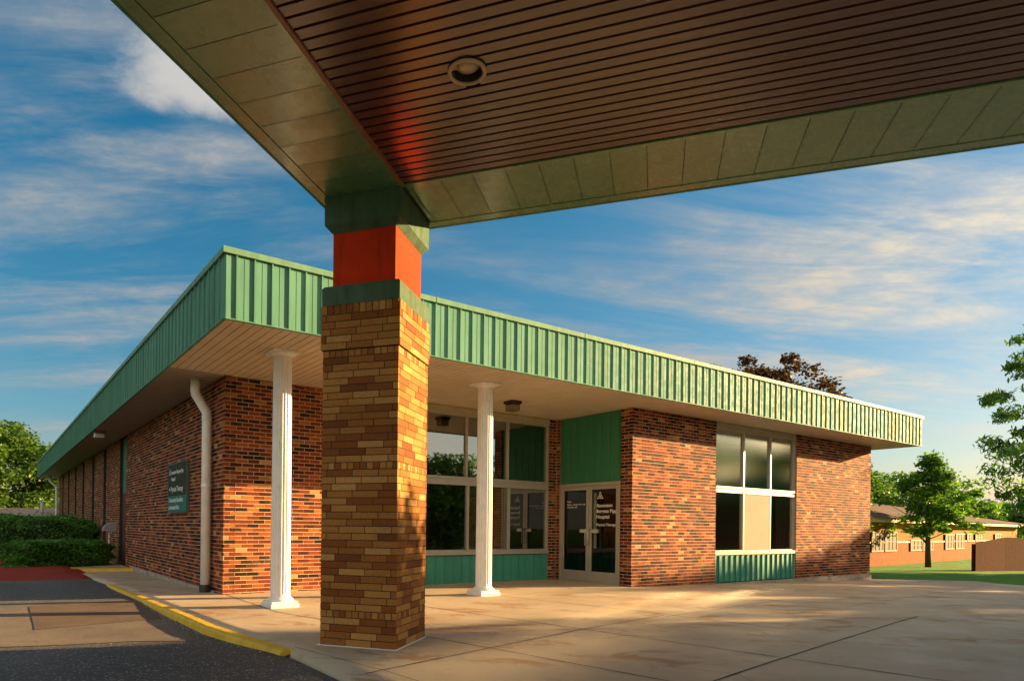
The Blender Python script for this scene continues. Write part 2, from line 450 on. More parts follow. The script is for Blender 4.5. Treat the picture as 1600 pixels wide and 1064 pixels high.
def leaf_mat(name, dark, light, trans=0.35):
    m = bpy.data.materials.new(name); m.use_nodes = True; nt = m.node_tree; nt.nodes.clear()
    out = nt.nodes.new('ShaderNodeOutputMaterial')
    c = ramp(nt, attr(nt), [(0.0, dark), (1.0, light)])
    d = nt.nodes.new('ShaderNodeBsdfDiffuse'); tr = nt.nodes.new('ShaderNodeBsdfTranslucent')
    g = nt.nodes.new('ShaderNodeBsdfGlossy'); g.inputs['Roughness'].default_value = 0.45; g.inputs['Color'].default_value = (0.6, 0.6, 0.55, 1)
    nt.links.new(c, d.inputs['Color'])
    nt.links.new(mix(nt, c, (1.5, 1.6, 0.5), 0.7, 'MULTIPLY'), tr.inputs['Color'])
    m1 = nt.nodes.new('ShaderNodeMixShader'); m1.inputs[0].default_value = trans
    nt.links.new(d.outputs[0], m1.inputs[1]); nt.links.new(tr.outputs[0], m1.inputs[2])
    m2 = nt.nodes.new('ShaderNodeMixShader'); m2.inputs[0].default_value = 0.06
    nt.links.new(m1.outputs[0], m2.inputs[1]); nt.links.new(g.outputs[0], m2.inputs[2])
    nt.links.new(m2.outputs[0], out.inputs['Surface'])
    return m
M['leaf'] = leaf_mat('mid_green_leaf', (0.040, 0.11, 0.018), (0.15, 0.31, 0.045), 0.4)
M['leaf_fresh'] = leaf_mat('fresh_green_leaf', (0.045, 0.13, 0.020), (0.19, 0.37, 0.055), 0.45)
M['leaf_bright'] = leaf_mat('yellow_green_leaf', (0.025, 0.075, 0.012), (0.11, 0.21, 0.028), 0.4)
M['leaf_dark'] = leaf_mat('dark_green_needle', (0.030, 0.12, 0.018), (0.13, 0.33, 0.045), 0.3)
M['leaf_maroon'] = leaf_mat('maroon_maple_leaf', (0.028, 0.016, 0.010), (0.11, 0.060, 0.026), 0.3)
M['bark'] = plain('brown_bark', (0.075, 0.055, 0.04), 0.95, nz=0.4, nscale=12, bmp=0.8, bscale=40)

# ------------------------------------------------------------------ ground levels
def sm(a, b, x):
    t = min(1, max(0, (x - a) / (b - a))); return t * t * (3 - 2 * t)
def zpave(x, y):
    """height of the paving in the building's own frame"""
    return -1.155 - 0.020 * max(0.0, x - 7.0) - 0.0135 * max(0.0, y) * sm(1.5, -0.5, x)
def zlawn(X, Y):
    x, y = WB(X, Y)
    base = -1.42 - 0.030 * min(18, max(0.0, Y - 19.5))
    left = -1.36 - 0.010 * max(0.0, Y - 14)
    t = sm(-6, 10, X)
    return left * (1 - t) + base * t

def sheet(name, poly_fn, xs, ys, mat, kind='structure', parent=None):
    mb = MB()
    idx = {}
    for j, y in enumerate(ys):
        for i, x in enumerate(xs):
            idx[i, j] = len(mb.v); mb.v.append(poly_fn(x, y))
    for j in range(len(ys) - 1):
        for i in range(len(xs) - 1):
            mb.f.append((idx[i, j], idx[i + 1, j], idx[i + 1, j + 1], idx[i, j + 1])); mb.m.append(0); mb.r.append(0.5); mb.s.append(True)
    o = mb.build(name, mat, parent)
    if kind: o['kind'] = kind
    return o
def lin(a, b, n): return [a + (b - a) * i / (n - 1) for i in range(n)]

# base terrain: lawn to the horizon
xs = [-900, -400, -200, -120] + lin(-80, 80, 65) + [120, 200, 400, 900]
ys = [-600, -200, -80] + lin(-40, 90, 53) + [130, 200, 400, 900, 1500]
ground = sheet('lawn', lambda x, y: (x, y, zlawn(x, y) - (0.35 if (-30 < x < 20 and y < 17) else 0)), xs, ys, M['grass'])

# paving slab (its left edge runs inside the kerb)
def left_edge(y):
    pts = [(-30, -1.1), (-6.5, -0.93), (-5.1, -0.90), (-4.3, -1.00), (-3.3, -1.08), (-2.06, -1.10), (-0.48, -1.17), (3.2, -1.19), (8.3, -1.30), (9.6, -1.4)]
    for (a, xa), (b_, xb) in zip(pts, pts[1:]):
        if y <= b_: return xa + (xb - xa) * (y - a) / (b_ - a)
    return pts[-1][1]
# right edge of the paving in the building frame
def right_edge(y):
    pts = [(-30, 46), (-8, 29.8), (-4.3, 22.6), (-2.1, 18.35), (0.5, 18.3)]
    for (a, xa), (b_, xb) in zip(pts, pts[1:]):
        if y <= b_: return xa + (xb - xa) * (y - a) / (b_ - a)
    return pts[-1][1]
def pave_pt(u, y):
    xl = left_edge(y)
    xr = right_edge(y) if y < 0.2 else 0.2
    x = xl + (xr - xl) * u
    X, Y = BW(x, y)
    return (X, Y, zpave(x, y) - (0.12 if u < 0 else 0))
us = [-0.0004, 0, 0.01, 0.02, 0.035, 0.05, 0.08, 0.12, 0.2] + lin(0.25, 1, 20)
front = sheet('pavement', pave_pt, us, lin(-24, 0.19, 60), M['concrete'])
side = sheet('pavement', pave_pt, [-0.01] + lin(0, 1, 8), lin(0.2, 8.2, 20), M['concrete'])

# control joints and cracks in the paving
def strip(mb, pts, w, dz=0.004, seg=0.25, jit=0.0):
    out = []
    for (x0, y0), (x1, y1) in zip(pts, pts[1:]):
        L = math.hypot(x1 - x0, y1 - y0); n = max(1, int(L / seg))
        for i in range(n): out.append((x0 + (x1 - x0) * i / n, y0 + (y1 - y0) * i / n))
    out.append(pts[-1])
    vs = []
    for i, (x, y) in enumerate(out):
        a = out[max(0, i - 1)]; b_ = out[min(len(out) - 1, i + 1)]
        dx, dy = b_[0] - a[0], b_[1] - a[1]; L = math.hypot(dx, dy) or 1
        nx, ny = -dy / L, dx / L
        jx, jy = random.uniform(-jit, jit), random.uniform(-jit, jit)
        ww = w * random.uniform(0.75, 1.25) if jit else w
        for s in (-1, 1):
            px, py = x + jx + nx * s * ww / 2, y + jy + ny * s * ww / 2
            X, Y = BW(px, py)
            vs.append((X, Y, zpave(px, py) + dz))
    mb.add(vs, [(2 * i, 2 * i + 1, 2 * i + 3, 2 * i + 2) for i in range(len(out) - 1)], 0, 0.5)
M['joint'] = plain('dark_joint', (0.035, 0.025, 0.018), 0.95)
mb = MB()
for pts in ([(0.60, -5.09), (0.81, -6.18), (1.07, -7.69), (1.7, -11)],
            [(3.98, -2.25), (4.33, -4.11), (4.60, -6.85)],
            [(1.95, -2.3), (2.79, -7.73), (3.3, -11)],
            [(-0.78, -6.36), (0.18, -6.13), (2.4, -5.62), (4.35, -5.3)],
            [(0.0, -8.15), (2.79, -7.73), (7.53, -7.08)],
            [(8.30, -2.15), (7.85, -4.57), (7.65, -5.90)],
            [(7.53, -7.08), (7.66, -8.17), (7.8, -10)]):
    strip(mb, pts, 0.015, jit=0.002)
for pts in ([(0.05, -0.05), (-0.02, -2.53), (0.19, -3.42), (0.62, -5.0)],):
    strip(mb, pts, 0.016, seg=0.08, jit=0.012)
for pts in ([(4.24, -5.41), (7.84, -5.01)], [(4.05, -2.3), (8.0, -2.0)], [(-0.24, -2.72), (-1.01, -2.94)],
            [(-0.81, -5.02), (-0.59, -6.33), (-0.5, -7.5)], [(-0.86, -5.58), (-0.40, -6.01)], [(7.83, -6.0), (14.0, -5.2), (20, -4.4)],
            [(12.5, -2.3), (12.3, -8.5)], [(16.5, -2.2), (16.3, -7.0)], [(7.5, -9.3), (14, -8.6)], [(-1.1, 3.1), (-0.02, 3.0)], [(-1.1, 5.5), (-0.02, 5.4)]):
    strip(mb, pts, 0.008, jit=0.002)
rc = random.Random(4)
for (x0, y0, hd, nstep) in ((1.3, -6.9, -0.25, 22), (5.2, -5.6, 0.9, 20), (0.9, -4.2, 0.35, 16), (9.5, -6.2, -0.6, 26)):
    pts = [(x0, y0)]
    for i in range(nstep):
        hd += rc.uniform(-0.45, 0.45); pts.append((pts[-1][0] + 0.09 * math.cos(hd), pts[-1][1] + 0.09 * math.sin(hd)))
    strip(mb, pts, 0.0045, seg=0.05, jit=0.002)
j = mb.build('paving_joint', M['joint'], None)
j.parent = front

# pale walk along the grass edge
mb = MB()
vs = []
for i in range(40):
    y = -2.3 - 12 * i / 39
    for d in (0.02, 1.15):
        x = right_edge(y) - d * (1 + 0.25 * i / 39)
        if i == 0 and d > 1: x = right_edge(y) - 0.25
        X, Y = BW(x, y); vs.append((X, Y, zpave(x, y) + 0.006))
mb.add(vs, [(2 * i, 2 * i + 1, 2 * i + 3, 2 * i + 2) for i in range(39)], 0, 0.5)
o = mb.build('path', M['concrete_light']); o['kind'] = 'structure'

# asphalt lot
def zasph(x, y):
    kerb = 0.020 * sm(3.6, 2.4, y) + 0.012 + 0.050 * sm(-5.4, -3.4, y) * sm(0.3, -2.2, y)
    d = max(0.0, left_edge(min(y, 9.5)) - x)
    if x > left_edge(min(y, 9.5)): kerb += 0.05
    return zpave(-1.2, min(y, 8)) - kerb - 0.004 * min(d, 10) - 0.002
def asph_pt(u, y):
    x = left_edge(min(y, 9)) + 0.10 - 40 * u * u
    X, Y = BW(x, y)
    return (X, Y, zasph(x, y))
asphalt = sheet('asphalt_lot', asph_pt, lin(0, 1, 30), lin(-26, 6.4, 90), M['asphalt'])

def ground_patch(name, poly, mat, dz, parent):
    bm = bmesh.new()
    vs = [bm.verts.new((p[0], p[1], 0)) for p in poly]
    bm.faces.new(vs)
    bmesh.ops.triangulate(bm, faces=bm.faces[:])
    bmesh.ops.subdivide_edges(bm, edges=bm.edges[:], cuts=5, use_grid_fill=True)
    for v in bm.verts:
        x, y = v.co.x, v.co.y
        X, Y = BW(x, y); v.co = (X, Y, zasph(x, y) + dz)
    me = bpy.data.meshes.new(name); bm.to_mesh(me); bm.free(); me.materials.append(mat)
    o = bpy.data.objects.new(name, me); col.objects.link(o); o.parent = parent
    return o
# worn asphalt lightened to paint in the sunlit band, with a repair patch
ground_patch('worn_sunlit_strip', [(-1.34, 0.15), (-2.0, 0.32), (-2.7, 0.5), (-4.6, 1.3), (-13.0, 4.5), (-13.0, 0.8), (-7.0, -1.6), (-5.0, -2.45), (-3.9, -2.82), (-3.1, -3.12), (-2.6, -3.3), (-2.0, -3.42), (-1.38, -3.75)], M['patch'], 0.006, asphalt)

ground_patch('repair_patch', [(-2.78, -2.1), (-2.1, -1.98), (-1.34, -1.92), (-1.35, 0.03), (-2.3, 0.06), (-2.74, -0.02)], M['patch2'], 0.011, asphalt)
# yellow kerb
kp = [(-5.15, -0.99), (-4.3, -1.09), (-3.3, -1.185), (-2.06, -1.205), (-0.48, -1.265), (3.25, -1.285)]
def kerb_x(y):
    for (a, xa), (b_, xb) in zip(kp, kp[1:]):
        if y <= b_: return xa + (xb - xa) * (y - a) / (b_ - a)
    return kp[-1][1]
mb = MB(); prev = None
n = 170
rows = []
for i in range(n + 1):
    y = -5.15 + (3.25 + 5.15) * i / n
    xo = kerb_x(y) + random.uniform(-0.006, 0.006)
    xi = xo + 0.115
    zt = zpave(-1.1, y) + 0.006 + random.uniform(-0.003, 0.003)
    za = zasph(-1.3, y) - 0.03
    prof = [(xo - 0.025, za), (xo - 0.012, zt - 0.030), (xo + 0.005, zt - 0.008), (xo + 0.03, zt), (xi, zt + 0.002), (xi + 0.01, zt - 0.03)]
    rows.append([(*BW(px, y), pz) for px, pz in prof])
vs = [p for r in rows for p in r]; k = 6
fs = [(i * k + j_, i * k + j_ + 1, (i + 1) * k + j_ + 1, (i + 1) * k + j_) for i in range(n) for j_ in range(k - 1)]
fs += [tuple(range(k)), tuple(n * k + q for q in reversed(range(k)))]
mb.add(vs, fs, 0, 0.5, False)
o = mb.build('kerb', M['yellow']); o['kind'] = 'structure'

# loose grit and chips gathered along the foot of the kerb
rg = random.Random(77); mb = MB()
for i in range(420):
    y = rg.gauss(-2.1, 0.75) if i < 300 else rg.uniform(-5, 2.5)
    x = kerb_x(max(-5.1, min(3.2, y))) - 0.03 - abs(rg.gauss(0, 0.11)) * (1 if i < 300 else 0.4)
    r = rg.uniform(0.004, 0.013); X, Y = BW(x, y); z = zasph(x, y)
    k = rg.uniform(0.5, 1.0); a0 = rg.uniform(0, 6.28)
    ring_ = [(X + r * math.cos(a0 + q * 2.094) * rg.uniform(.7, 1.2), Y + r * math.sin(a0 + q * 2.094) * rg.uniform(.7, 1.2), z - 0.001) for q in range(3)]
    mb.add(ring_ + [(X + rg.uniform(-.3, .3) * r, Y + rg.uniform(-.3, .3) * r, z + r * k)], [(0, 1, 3), (1, 2, 3), (2, 0, 3)], 0)
o = mb.build('gravel', M['found']); o['kind'] = 'stuff'; tag(o, 'loose grit along the foot of the yellow kerb', 'gravel')

# raised step slab with yellow nosing
mb = MB()
sl = [(-1.27, 8.15), (-0.035, 7.75), (-0.035, 12.2), (-2.1, 12.2)]
zt, zb_ = -1.178, -1.40
top = [(*BW(*p), zt) for p in sl]; bot = [(*BW(*p), zb_) for p in sl]
mb.add(top + bot, [(0, 1, 2, 3), (0, 4, 5, 1), (3, 7, 4, 0), (1, 5, 6, 2)], 0, 0.5)
slab = mb.build('step_slab', M['concrete']); slab['kind'] = 'structure'
mb = MB()
def quad_strip(a, b_, w, z1, z0):
    dx, dy = b_[0] - a[0], b_[1] - a[1]; L = math.hypot(dx, dy); nx, ny = dy / L, -dx / L
    P = [(a[0] + nx * 0.012, a[1] + ny * 0.012), (b_[0] + nx * 0.012, b_[1] + ny * 0.012), (b_[0] - nx * w, b_[1] - ny * w), (a[0] - nx * w, a[1] - ny * w)]
    t_ = [(*BW(*p), z1) for p in P]; q = [(*BW(*p), z0) for p in P]
    mb.add(t_ + q, [(0, 1, 2, 3), (0, 4, 5, 1), (1, 5, 6, 2), (2, 6, 7, 3), (3, 7, 4, 0)], 0, 0.5)
quad_strip(sl[0], sl[1], 0.10, zt + 0.005, zb_)
quad_strip(sl[3], sl[0], 0.10, zt + 0.007, zb_)
o = mb.build('yellow_nosing', M['yellow'], slab)

# mulch bed
mb = MB(); nx_, ny_ = 60, 30
for j_ in range(ny_ + 1):
    for i in range(nx_ + 1):
        X = -26 + (-5.6 + 26) * i / nx_
        e0 = 13.9 + (X + 9) * 0.28
        Y = e0 + 9.0 * (j_ / ny_) ** 1.5
        x, y = WB(X, Y)
        h = -1.285 + 0.10 * sm(0, 0.5, Y - e0) + 0.05 * sm(0.5, 3, Y - e0) + random.uniform(-0.015, 0.015)
        if x > -1.30 - 0.19 * max(0, y - 8.1): h = -1.45
        mb.v.append((X, Y, h if j_ else -1.40))
for j_ in range(ny_):
    for i in range(nx_):
        a = j_ * (nx_ + 1) + i
        mb.f.append((a, a + 1, a + nx_ + 2, a + nx_ + 1)); mb.m.append(0); mb.r.append(0.5); mb.s.append(True)
o = mb.build('mulch_bed', M['mulch']); tag(o, kind='structure')

# ------------------------------------------------------------------ bricks
COURSE, BL, TB = 0.0677, 0.2032, 0.018
def bricks(mb, o, u, nrm, L, z0, ncourse, joint=0.0115, seed=0, start=0.0, soldiers=(), top_soldier=0.0, bl=None, tmi=0):
    """bricks with raked joints on a vertical face. o = (x,y) of one end, u = unit direction along, nrm = outward normal"""
    rs = random.Random(seed)
    ox, oy = o
    B_ = bl or BL
    def put(a, b_, za, zb2, dep, rv):
        dep -= 0.0025
        P = [(ox + u[0] * s + nrm[0] * dd, oy + u[1] * s + nrm[1] * dd) for (s, dd) in ((a, dep), (b_, dep), (b_, dep - TB), (a, dep - TB))]
        vs = [(p[0], p[1], za) for p in P] + [(p[0], p[1], zb2) for p in P]
        mb.add(vs, [(0, 1, 5, 4), (1, 2, 6, 5), (3, 0, 4, 7), (4, 5, 6, 7), (3, 2, 1, 0)], tmi, rv)
    rows = [(z0 + c * COURSE, z0 + (c + 1) * COURSE, c in soldiers, c) for c in range(ncourse)]
    if top_soldier: rows.append((z0 + ncourse * COURSE, z0 + ncourse * COURSE + top_soldier, True, ncourse))
    for (za, zb2, sol, c) in rows:
        za += joint / 2; zb2 -= joint / 2
        pitch = B_
        if sol: pitch, off = 0.0677, 0.0
        elif bl: off = -B_ * (0.0, 0.62, 0.30, 0.80, 0.45)[(c * 3 + (c // 4)) % 5]
        else: off = (0 if c % 2 == 0 else -B_ / 2) + start
        s = off
        while s < L - 0.005:
            a, e = max(0.0, s), min(L, s + pitch)
            if e - a > 0.015:
                mixed = sol and rs.random() < 0.25
                put(a + (joint / 2 if a > 0 else 0), e - (joint / 2 if e < L else 0), za, zb2, rs.uniform(-0.0018, 0.0018), rs.random())
            s += pitch
def mort_box(mb, x0, x1, y0, y1, z0, z1, mi=1):
    mb.box(x0, x1, y0, y1, z0, z1, mi, 0.5)

# ================================================================== building
ZB = -1.16
bld = empty('clinic_building', (CB[0], CB[1], ZB), AA, 'long single-storey red brick clinic with green ribbed metal fascia and two white fluted columns', 'building')
ZTOP = 2.455
NC = 57
Z0 = ZTOP - NC * COURSE
# --- walls
slots = [(9.15, 10.25)] + [(c_ - 0.31, c_ + 0.31) for c_ in (13.17, 16.03, 18.95, 21.7, 24.6, 27.45)]
mb = MB(ZB)
segs = []; y = 0.0
for a, b_ in slots: segs.append((y, a)); y = b_
segs.append((y, 29.5))
for k, (a, b_) in enumerate(segs):
    a0 = a + (0.0 if k else 0.0)
    # outer bricks: left wall faces -x ; travel along +y reversed for outward normal consistency
    bricks(mb, (0, a0), (0, 1), (-1, 0), b_ - a0, Z0, NC, seed=10 + k, start=-(a0 % BL))
    mort_box(mb, 0.006, 0.20, a0 + 0.006, b_ - 0.003, Z0 - 0.1, ZTOP)
mort_box(mb, 0.17, 0.30, 0.2, 29.4, Z0 - 0.1, ZTOP, 1)
mb.build('wall', [M['brick'], M['mortar']], bld)
mb = MB(ZB)
T1 = TB + 0.001
bricks(mb, (T1, 0), (1, 0), (0, -1), 2.78 - T1, Z0, NC, seed=31, start=-T1)
mort_box(mb, T1, 2.775, 0.006, 0.2, Z0 - 0.1, ZTOP)
mb.build('wall', [M['brick'], M['mortar']], bld)
mb = MB(ZB)       # thin pier beside the door
bricks(mb, (7.36, 0), (1, 0), (0, -1), 0.24 - 0.019, Z0, NC, seed=33)
bricks(mb, (7.60, -0.094), (0, 1), (-1, 0), 0.094, Z0, NC, seed=34)
mort_box(mb, 7.362, 7.579, 0.006, 0.2, Z0 - 0.1, ZTOP); mort_box(mb, 7.606, 7.75, -0.09, 0.2, Z0 - 0.1, ZTOP)
mb.build('wall', [M['brick'], M['mortar']], bld)
YW = -2.12
mb = MB(ZB)       # wing, first brick panel
bricks(mb, (7.60, YW), (0, 1), (-1, 0), 0.295, Z0, NC, seed=35)
bricks(mb, (7.60 + T1, YW), (1, 0), (0, -1), 10.48 - 7.60 - T1, Z0, NC, seed=36, start=-T1)
mort_box(mb, 7.606, 10.475, YW + 0.006, YW + 0.28, Z0 - 0.1, ZTOP)
mb.build('wall', [M['brick'], M['mortar']], bld)
mb = MB(ZB)       # wing, second brick panel
bricks(mb, (13.97, YW), (1, 0), (0, -1), 18.08 - 13.97, Z0, NC, seed=37)
bricks(mb, (18.08 - 0.018, YW + T1), (0, 1), (1, 0), 12.0, Z0, NC, seed=38)
mort_box(mb, 13.976, 18.056, YW + 0.006, YW + 0.25, Z0 - 0.1, ZTOP); mort_box(mb, 17.8, 18.056, YW + 0.26, 29.5, Z0 - 0.1, ZTOP)
mb.build('wall', [M['brick'], M['mortar']], bld)
mb = MB(ZB)
mb.box(0.3, 17.79, 29.2, 29.45, Z0 - 0.1, ZTOP, 0); mb.build('rear_wall', M['found'], bld)
# foundation under the wing and along the side wall
mb = MB(ZB)
mb.box(7.9, 18.11, YW - 0.03, YW + 0.3, -2.0, -1.215)
mb.box(18.081, 18.11, YW + 0.301, 29.0, -2.0, -1.215)
for i in range(24):
    y0 = 0.45 + 7.8 * i / 24; y1 = 0.45 + 7.8 * (i + 1) / 24 + 0.0
    mb.box(-0.028 - random.uniform(0, 0.012), 0.0 - 0.001, y0, y1, -1.5, zpave(0, (y0 + y1) / 2) + 0.030 + 0.0035 * i + random.uniform(0, 0.006))
mb.build('foundation', M['found'], bld)
# interior, dim
mb = MB(ZB)
mb.box(0.31, 17.7, 0.25, 29.1, -1.3, -1.15, 0, 0.5)
mb.box(7.8, 17.7, -1.8, 0.24, -1.3, -1.15, 0, 0.5)
mb.box(0.31, 17.7, 5.0, 5.1, -1.14, 2.44, 0, 0.5)
mb.box(9.9, 10.0, -1.7, 4.99, -1.14, 2.44, 0, 0.5)
mb.build('interior', M['room'], bld)

# --- slot windows in the side wall
SLOT_RED = plain('dark_red_slot', (0.10, 0.022, 0.012), 0.7)
for k, (a, b_) in enumerate(slots):
    mb = MB(ZB)
    mb.box(0.088, 0.165, a + 0.004, b_ - 0.02, (0.87 if k == 0 else -1.3), ZTOP - 0.002, 0)
    mb.box(0.008, 0.160, b_ - 0.018, b_ - 0.001, -1.38, ZTOP - 0.002, 1)
    if k == 0: mb.box(0.088, 0.165, a + 0.004, b_ - 0.02, -1.3, 0.868, 2)
    else: mb.box(0.02, 0.087, a + 0.004, a + 0.035, -1.2, ZTOP - 0.002, 0)
    mb.build('slot_panel', [M['teal_panel'], M['jamb'], SLOT_RED], bld)

# --- ribbed panels under windows, above door
def ribbed(mb, axis, s0, s1, face, z0, z1, pitch, out=-1, rw=0.014, rp=0.012, phase=0.0, th=0.02, rib_mi=0):
    """axis 'x': panel in plane y=face running in x ; 'y': plane x=face"""
    def bx(a, b_, d0, d1, za, zb2):
        lo, hi = sorted((face + out * d0, face + out * d1))
        if axis == 'x': mb.box(a, b_, lo, hi, za, zb2, rib_mi)
        else: mb.box(lo, hi, a, b_, za, zb2, rib_mi)
    bx(s0, s1, -th, 0, z0, z1)
    s = s0 + (phase - s0) % pitch
    while s < s1 - rw:
        bx(s, s + rw, 0, rp, z0 + 0.002, z1 - 0.002); s += pitch
mb = MB(ZB); ribbed(mb, 'x', 2.80, 7.355, 0.03, -1.25, -0.585, 0.2222, phase=0.05); mb.build('spandrel_panel', M['teal_light'], bld)
mb = MB(ZB); ribbed(mb, 'x', 10.482, 13.968, YW + 0.045, -1.195, -0.585, 0.2222, rp=0.03, rw=0.03, phase=0.0); 
sp2 = mb.build('spandrel_panel', M['teal_light'], bld)
mb = MB(ZB); ribbed(mb, 'y', -1.822, -0.096, 7.63, 0.99, ZTOP - 0.002, 0.2222, phase=0.02, rp=0.008); mb.build('transom_panel', M['teal_panel'], bld)

# --- windows: frame + panes
def window(xs_m, y, low_shift, z_sill, z_tb, z_tt, z_head, header_top, frame_mat, glass_mat, label=None):
    x0, x1 = xs_m[0], xs_m[-1]; w = 0.045
    mb = MB(ZB)
    f0, f1 = y - 0.045, y + 0.03
    mb.box(x0, x0 + w, f0, f1, z_sill, z_head); mb.box(x1 - w, x1, f0, f1, z_sill, z_head)
    a, b_ = x0 + w + 0.0005, x1 - w - 0.0005
    mb.box(a, b_, f0 + 0.003, f1, z_head - 0.05, z_head)
    mb.box(x0, x1, f0 - 0.03, f1, z_sill - 0.075, z_sill - 0.001)          # sill
    mb.box(a, b_, f0 + 0.003, f1, z_sill, z_sill + 0.03)
    for zc_ in (z_tb, z_tb + (z_tt - z_tb) * 0.36, z_tb + (z_tt - z_tb) * 0.70):       # stepped transom bar
        pass
    mb.box(a, b_, f0 - 0.012, f1, z_tb, z_tb + 0.055)
    mb.box(a, b_, f0 + 0.012, f1, z_tb + 0.056, z_tt - 0.046)
    mb.box(a, b_, f0 - 0.022, f1, z_tt - 0.045, z_tt)
    for xm in xs_m[1:-1]:
        mb.box(xm - w / 2, xm + w / 2, f0 + 0.004, f1, z_tt + 0.0005, z_head - 0.0505)
        mb.box(xm - w / 2 + low_shift, xm + w / 2 + low_shift, f0 + 0.004, f1, z_sill + 0.0305, z_tb - 0.0005)
    fr = mb.build('window', frame_mat, bld)
    if label: fr['label'] = label
    n_ = len(xs_m) - 1
    for i in range(n_):
        for lo, hi, sh in ((z_tt, z_head - 0.045, 0), (z_sill + 0.02, z_tb, low_shift)):
            mb = MB(ZB); xa, xb = xs_m[i] + 0.01 + (sh if i else 0), xs_m[i + 1] - 0.01 + (sh if i < n_ - 1 else 0)
            if i == 0: xa = xs_m[0] + 0.03
            if i == n_ - 1: xb = xs_m[-1] - 0.03
            yy = y + 0.004
            mb.add([(xa, yy, lo), (xb, yy, lo), (xb, yy, hi), (xa, yy, hi)], [(0, 1, 2, 3)], 0, 0.5)
            mb.build('pane', glass_mat, fr)
    mb = MB(ZB); mb.box(x0, x1, y - 0.06, y + 0.03, z_head + 0.001, header_top, 0); mb.build('window_header', M['trimtan'], fr)
    return fr
w1 = window([2.80, 3.93, 5.03, 6.15, 7.355], 0.05, 0.05, -0.495, 0.865, 1.035, 2.335, ZTOP - 0.003, M['alu'], M['glass'])
w2 = window([10.483, 11.67, 12.83, 13.967], YW + 0.085, 0.0, -0.495, 0.865, 1.005, 2.345, ZTOP - 0.003, M['alu'], M['wingglass'])
mb = MB(ZB)   # curtains behind the recessed window
for i in range(26):
    xa = 5.09 + i * 0.043
    mb.box(xa, xa + 0.040, 0.11 + 0.012 * (i % 2), 0.118 + 0.012 * (i % 2), -0.5, 0.9)
mb.build('curtain', M['curtain'], w1)
mb = MB(ZB); mb.box(11.695, 12.805, YW + 0.050, YW + 0.056, -0.46, 0.86); M['screen'] = plain('grey_tan_screen', (0.34, 0.285, 0.225), 0.9, nz=0.06, nscale=1.5); mb.build('insect_screen', M['screen'], w2)
mb = MB(ZB)
for i in range(9): mb.box(13.30 + i * 0.07, 13.355 + i * 0.07, YW + 0.16 + 0.008 * (i % 2), YW + 0.165 + 0.008 * (i % 2), -0.47, 0.86)
mb.build('curtain', M['curtain'], w2)
mb = MB(ZB)
mb.box(12.90, 13.02, YW + 0.14, YW + 0.2, -0.47, -0.2); mb.build('blue_box', plain('blue_plastic', (0.05, 0.22, 0.42), 0.5), w2)

# --- entrance doors (face -x at x = 7.6)
DX = 7.60
door = MB(ZB)
door.box(DX + 0.0, DX + 0.09, -1.822, -1.775, -1.16, 0.988)
door.box(DX + 0.0, DX + 0.09, -0.143, -0.096, -1.16, 0.988)
door.box(DX + 0.003, DX + 0.09, -1.7745, -0.1435, 0.925, 0.988)
door.box(DX - 0.02, DX + 0.09, -1.80, -0.12, -1.20, -1.148)
ent = door.build('entrance', M['alu'], bld)
DMID = -0.958
for (ya, yb) in ((DMID + 0.003, -0.145), (-1.773, DMID - 0.003)):
    mb = MB(ZB); st = 0.075
    x0_, x1_ = DX + 0.02, DX + 0.065
    mb.box(x0_, x1_, ya, ya + st, -1.145, 0.92); mb.box(x0_, x1_, yb - st, yb, -1.145, 0.92)
    mb.box(x0_ + 0.001, x1_, ya + st + 0.0005, yb - st - 0.0005, 0.84, 0.92)
    mb.box(x0_ + 0.001, x1_, ya + st + 0.0005, yb - st - 0.0005, -1.145, -0.92)
    # push bar seen through the glass, pull handle
    mb.box(x0_ + 0.03, x1_ + 0.03, ya + st, yb - st, -0.065, -0.045)
    dr = mb.build('door', M['alu'], bld)
    mb = MB(ZB); mb.add([(DX + 0.04, ya + st - .01, -0.93), (DX + 0.04, yb - st + .01, -0.93), (DX + 0.04, yb - st + .01, 0.85), (DX + 0.04, ya + st - .01, 0.85)], [(3, 2, 1, 0)], 0, 0.5)
    mb.build('door_pane', M['doorglass'], dr)
    mb = MB(ZB)
    hy = ya + 0.035 if ya > -1.2 else yb - 0.035
    mb.tube([(DX - 0.005 + 0.025, hy, -0.02), (DX - 0.05, hy, -0.02), (DX - 0.05, hy, -0.36), (DX - 0.005 + 0.025, hy, -0.36)], 0.013, 10)
    lo_, hi_ = (hy, hy + 0.20) if ya > -1.2 else (yb - st - 0.20, yb - st)
    mb.box(DX + 0.0, DX + 0.035, lo_, hi_, -0.09, -0.015)
    mb.build('handle', plain('bright_handle_%d' % int(ya < -1.2), (0.62, 0.57, 0.46), 0.3, metal=0.6), dr)
    if ya < -1.2:
        mb = MB(ZB); mb.box(DX + 0.10, DX + 0.102, -1.62, -1.28, -0.62, -0.10); mb.build('notice', plain('pale_notice', (0.45, 0.50, 0.48), 0.8), dr)
        rdoor = dr
    else: ldoor = dr

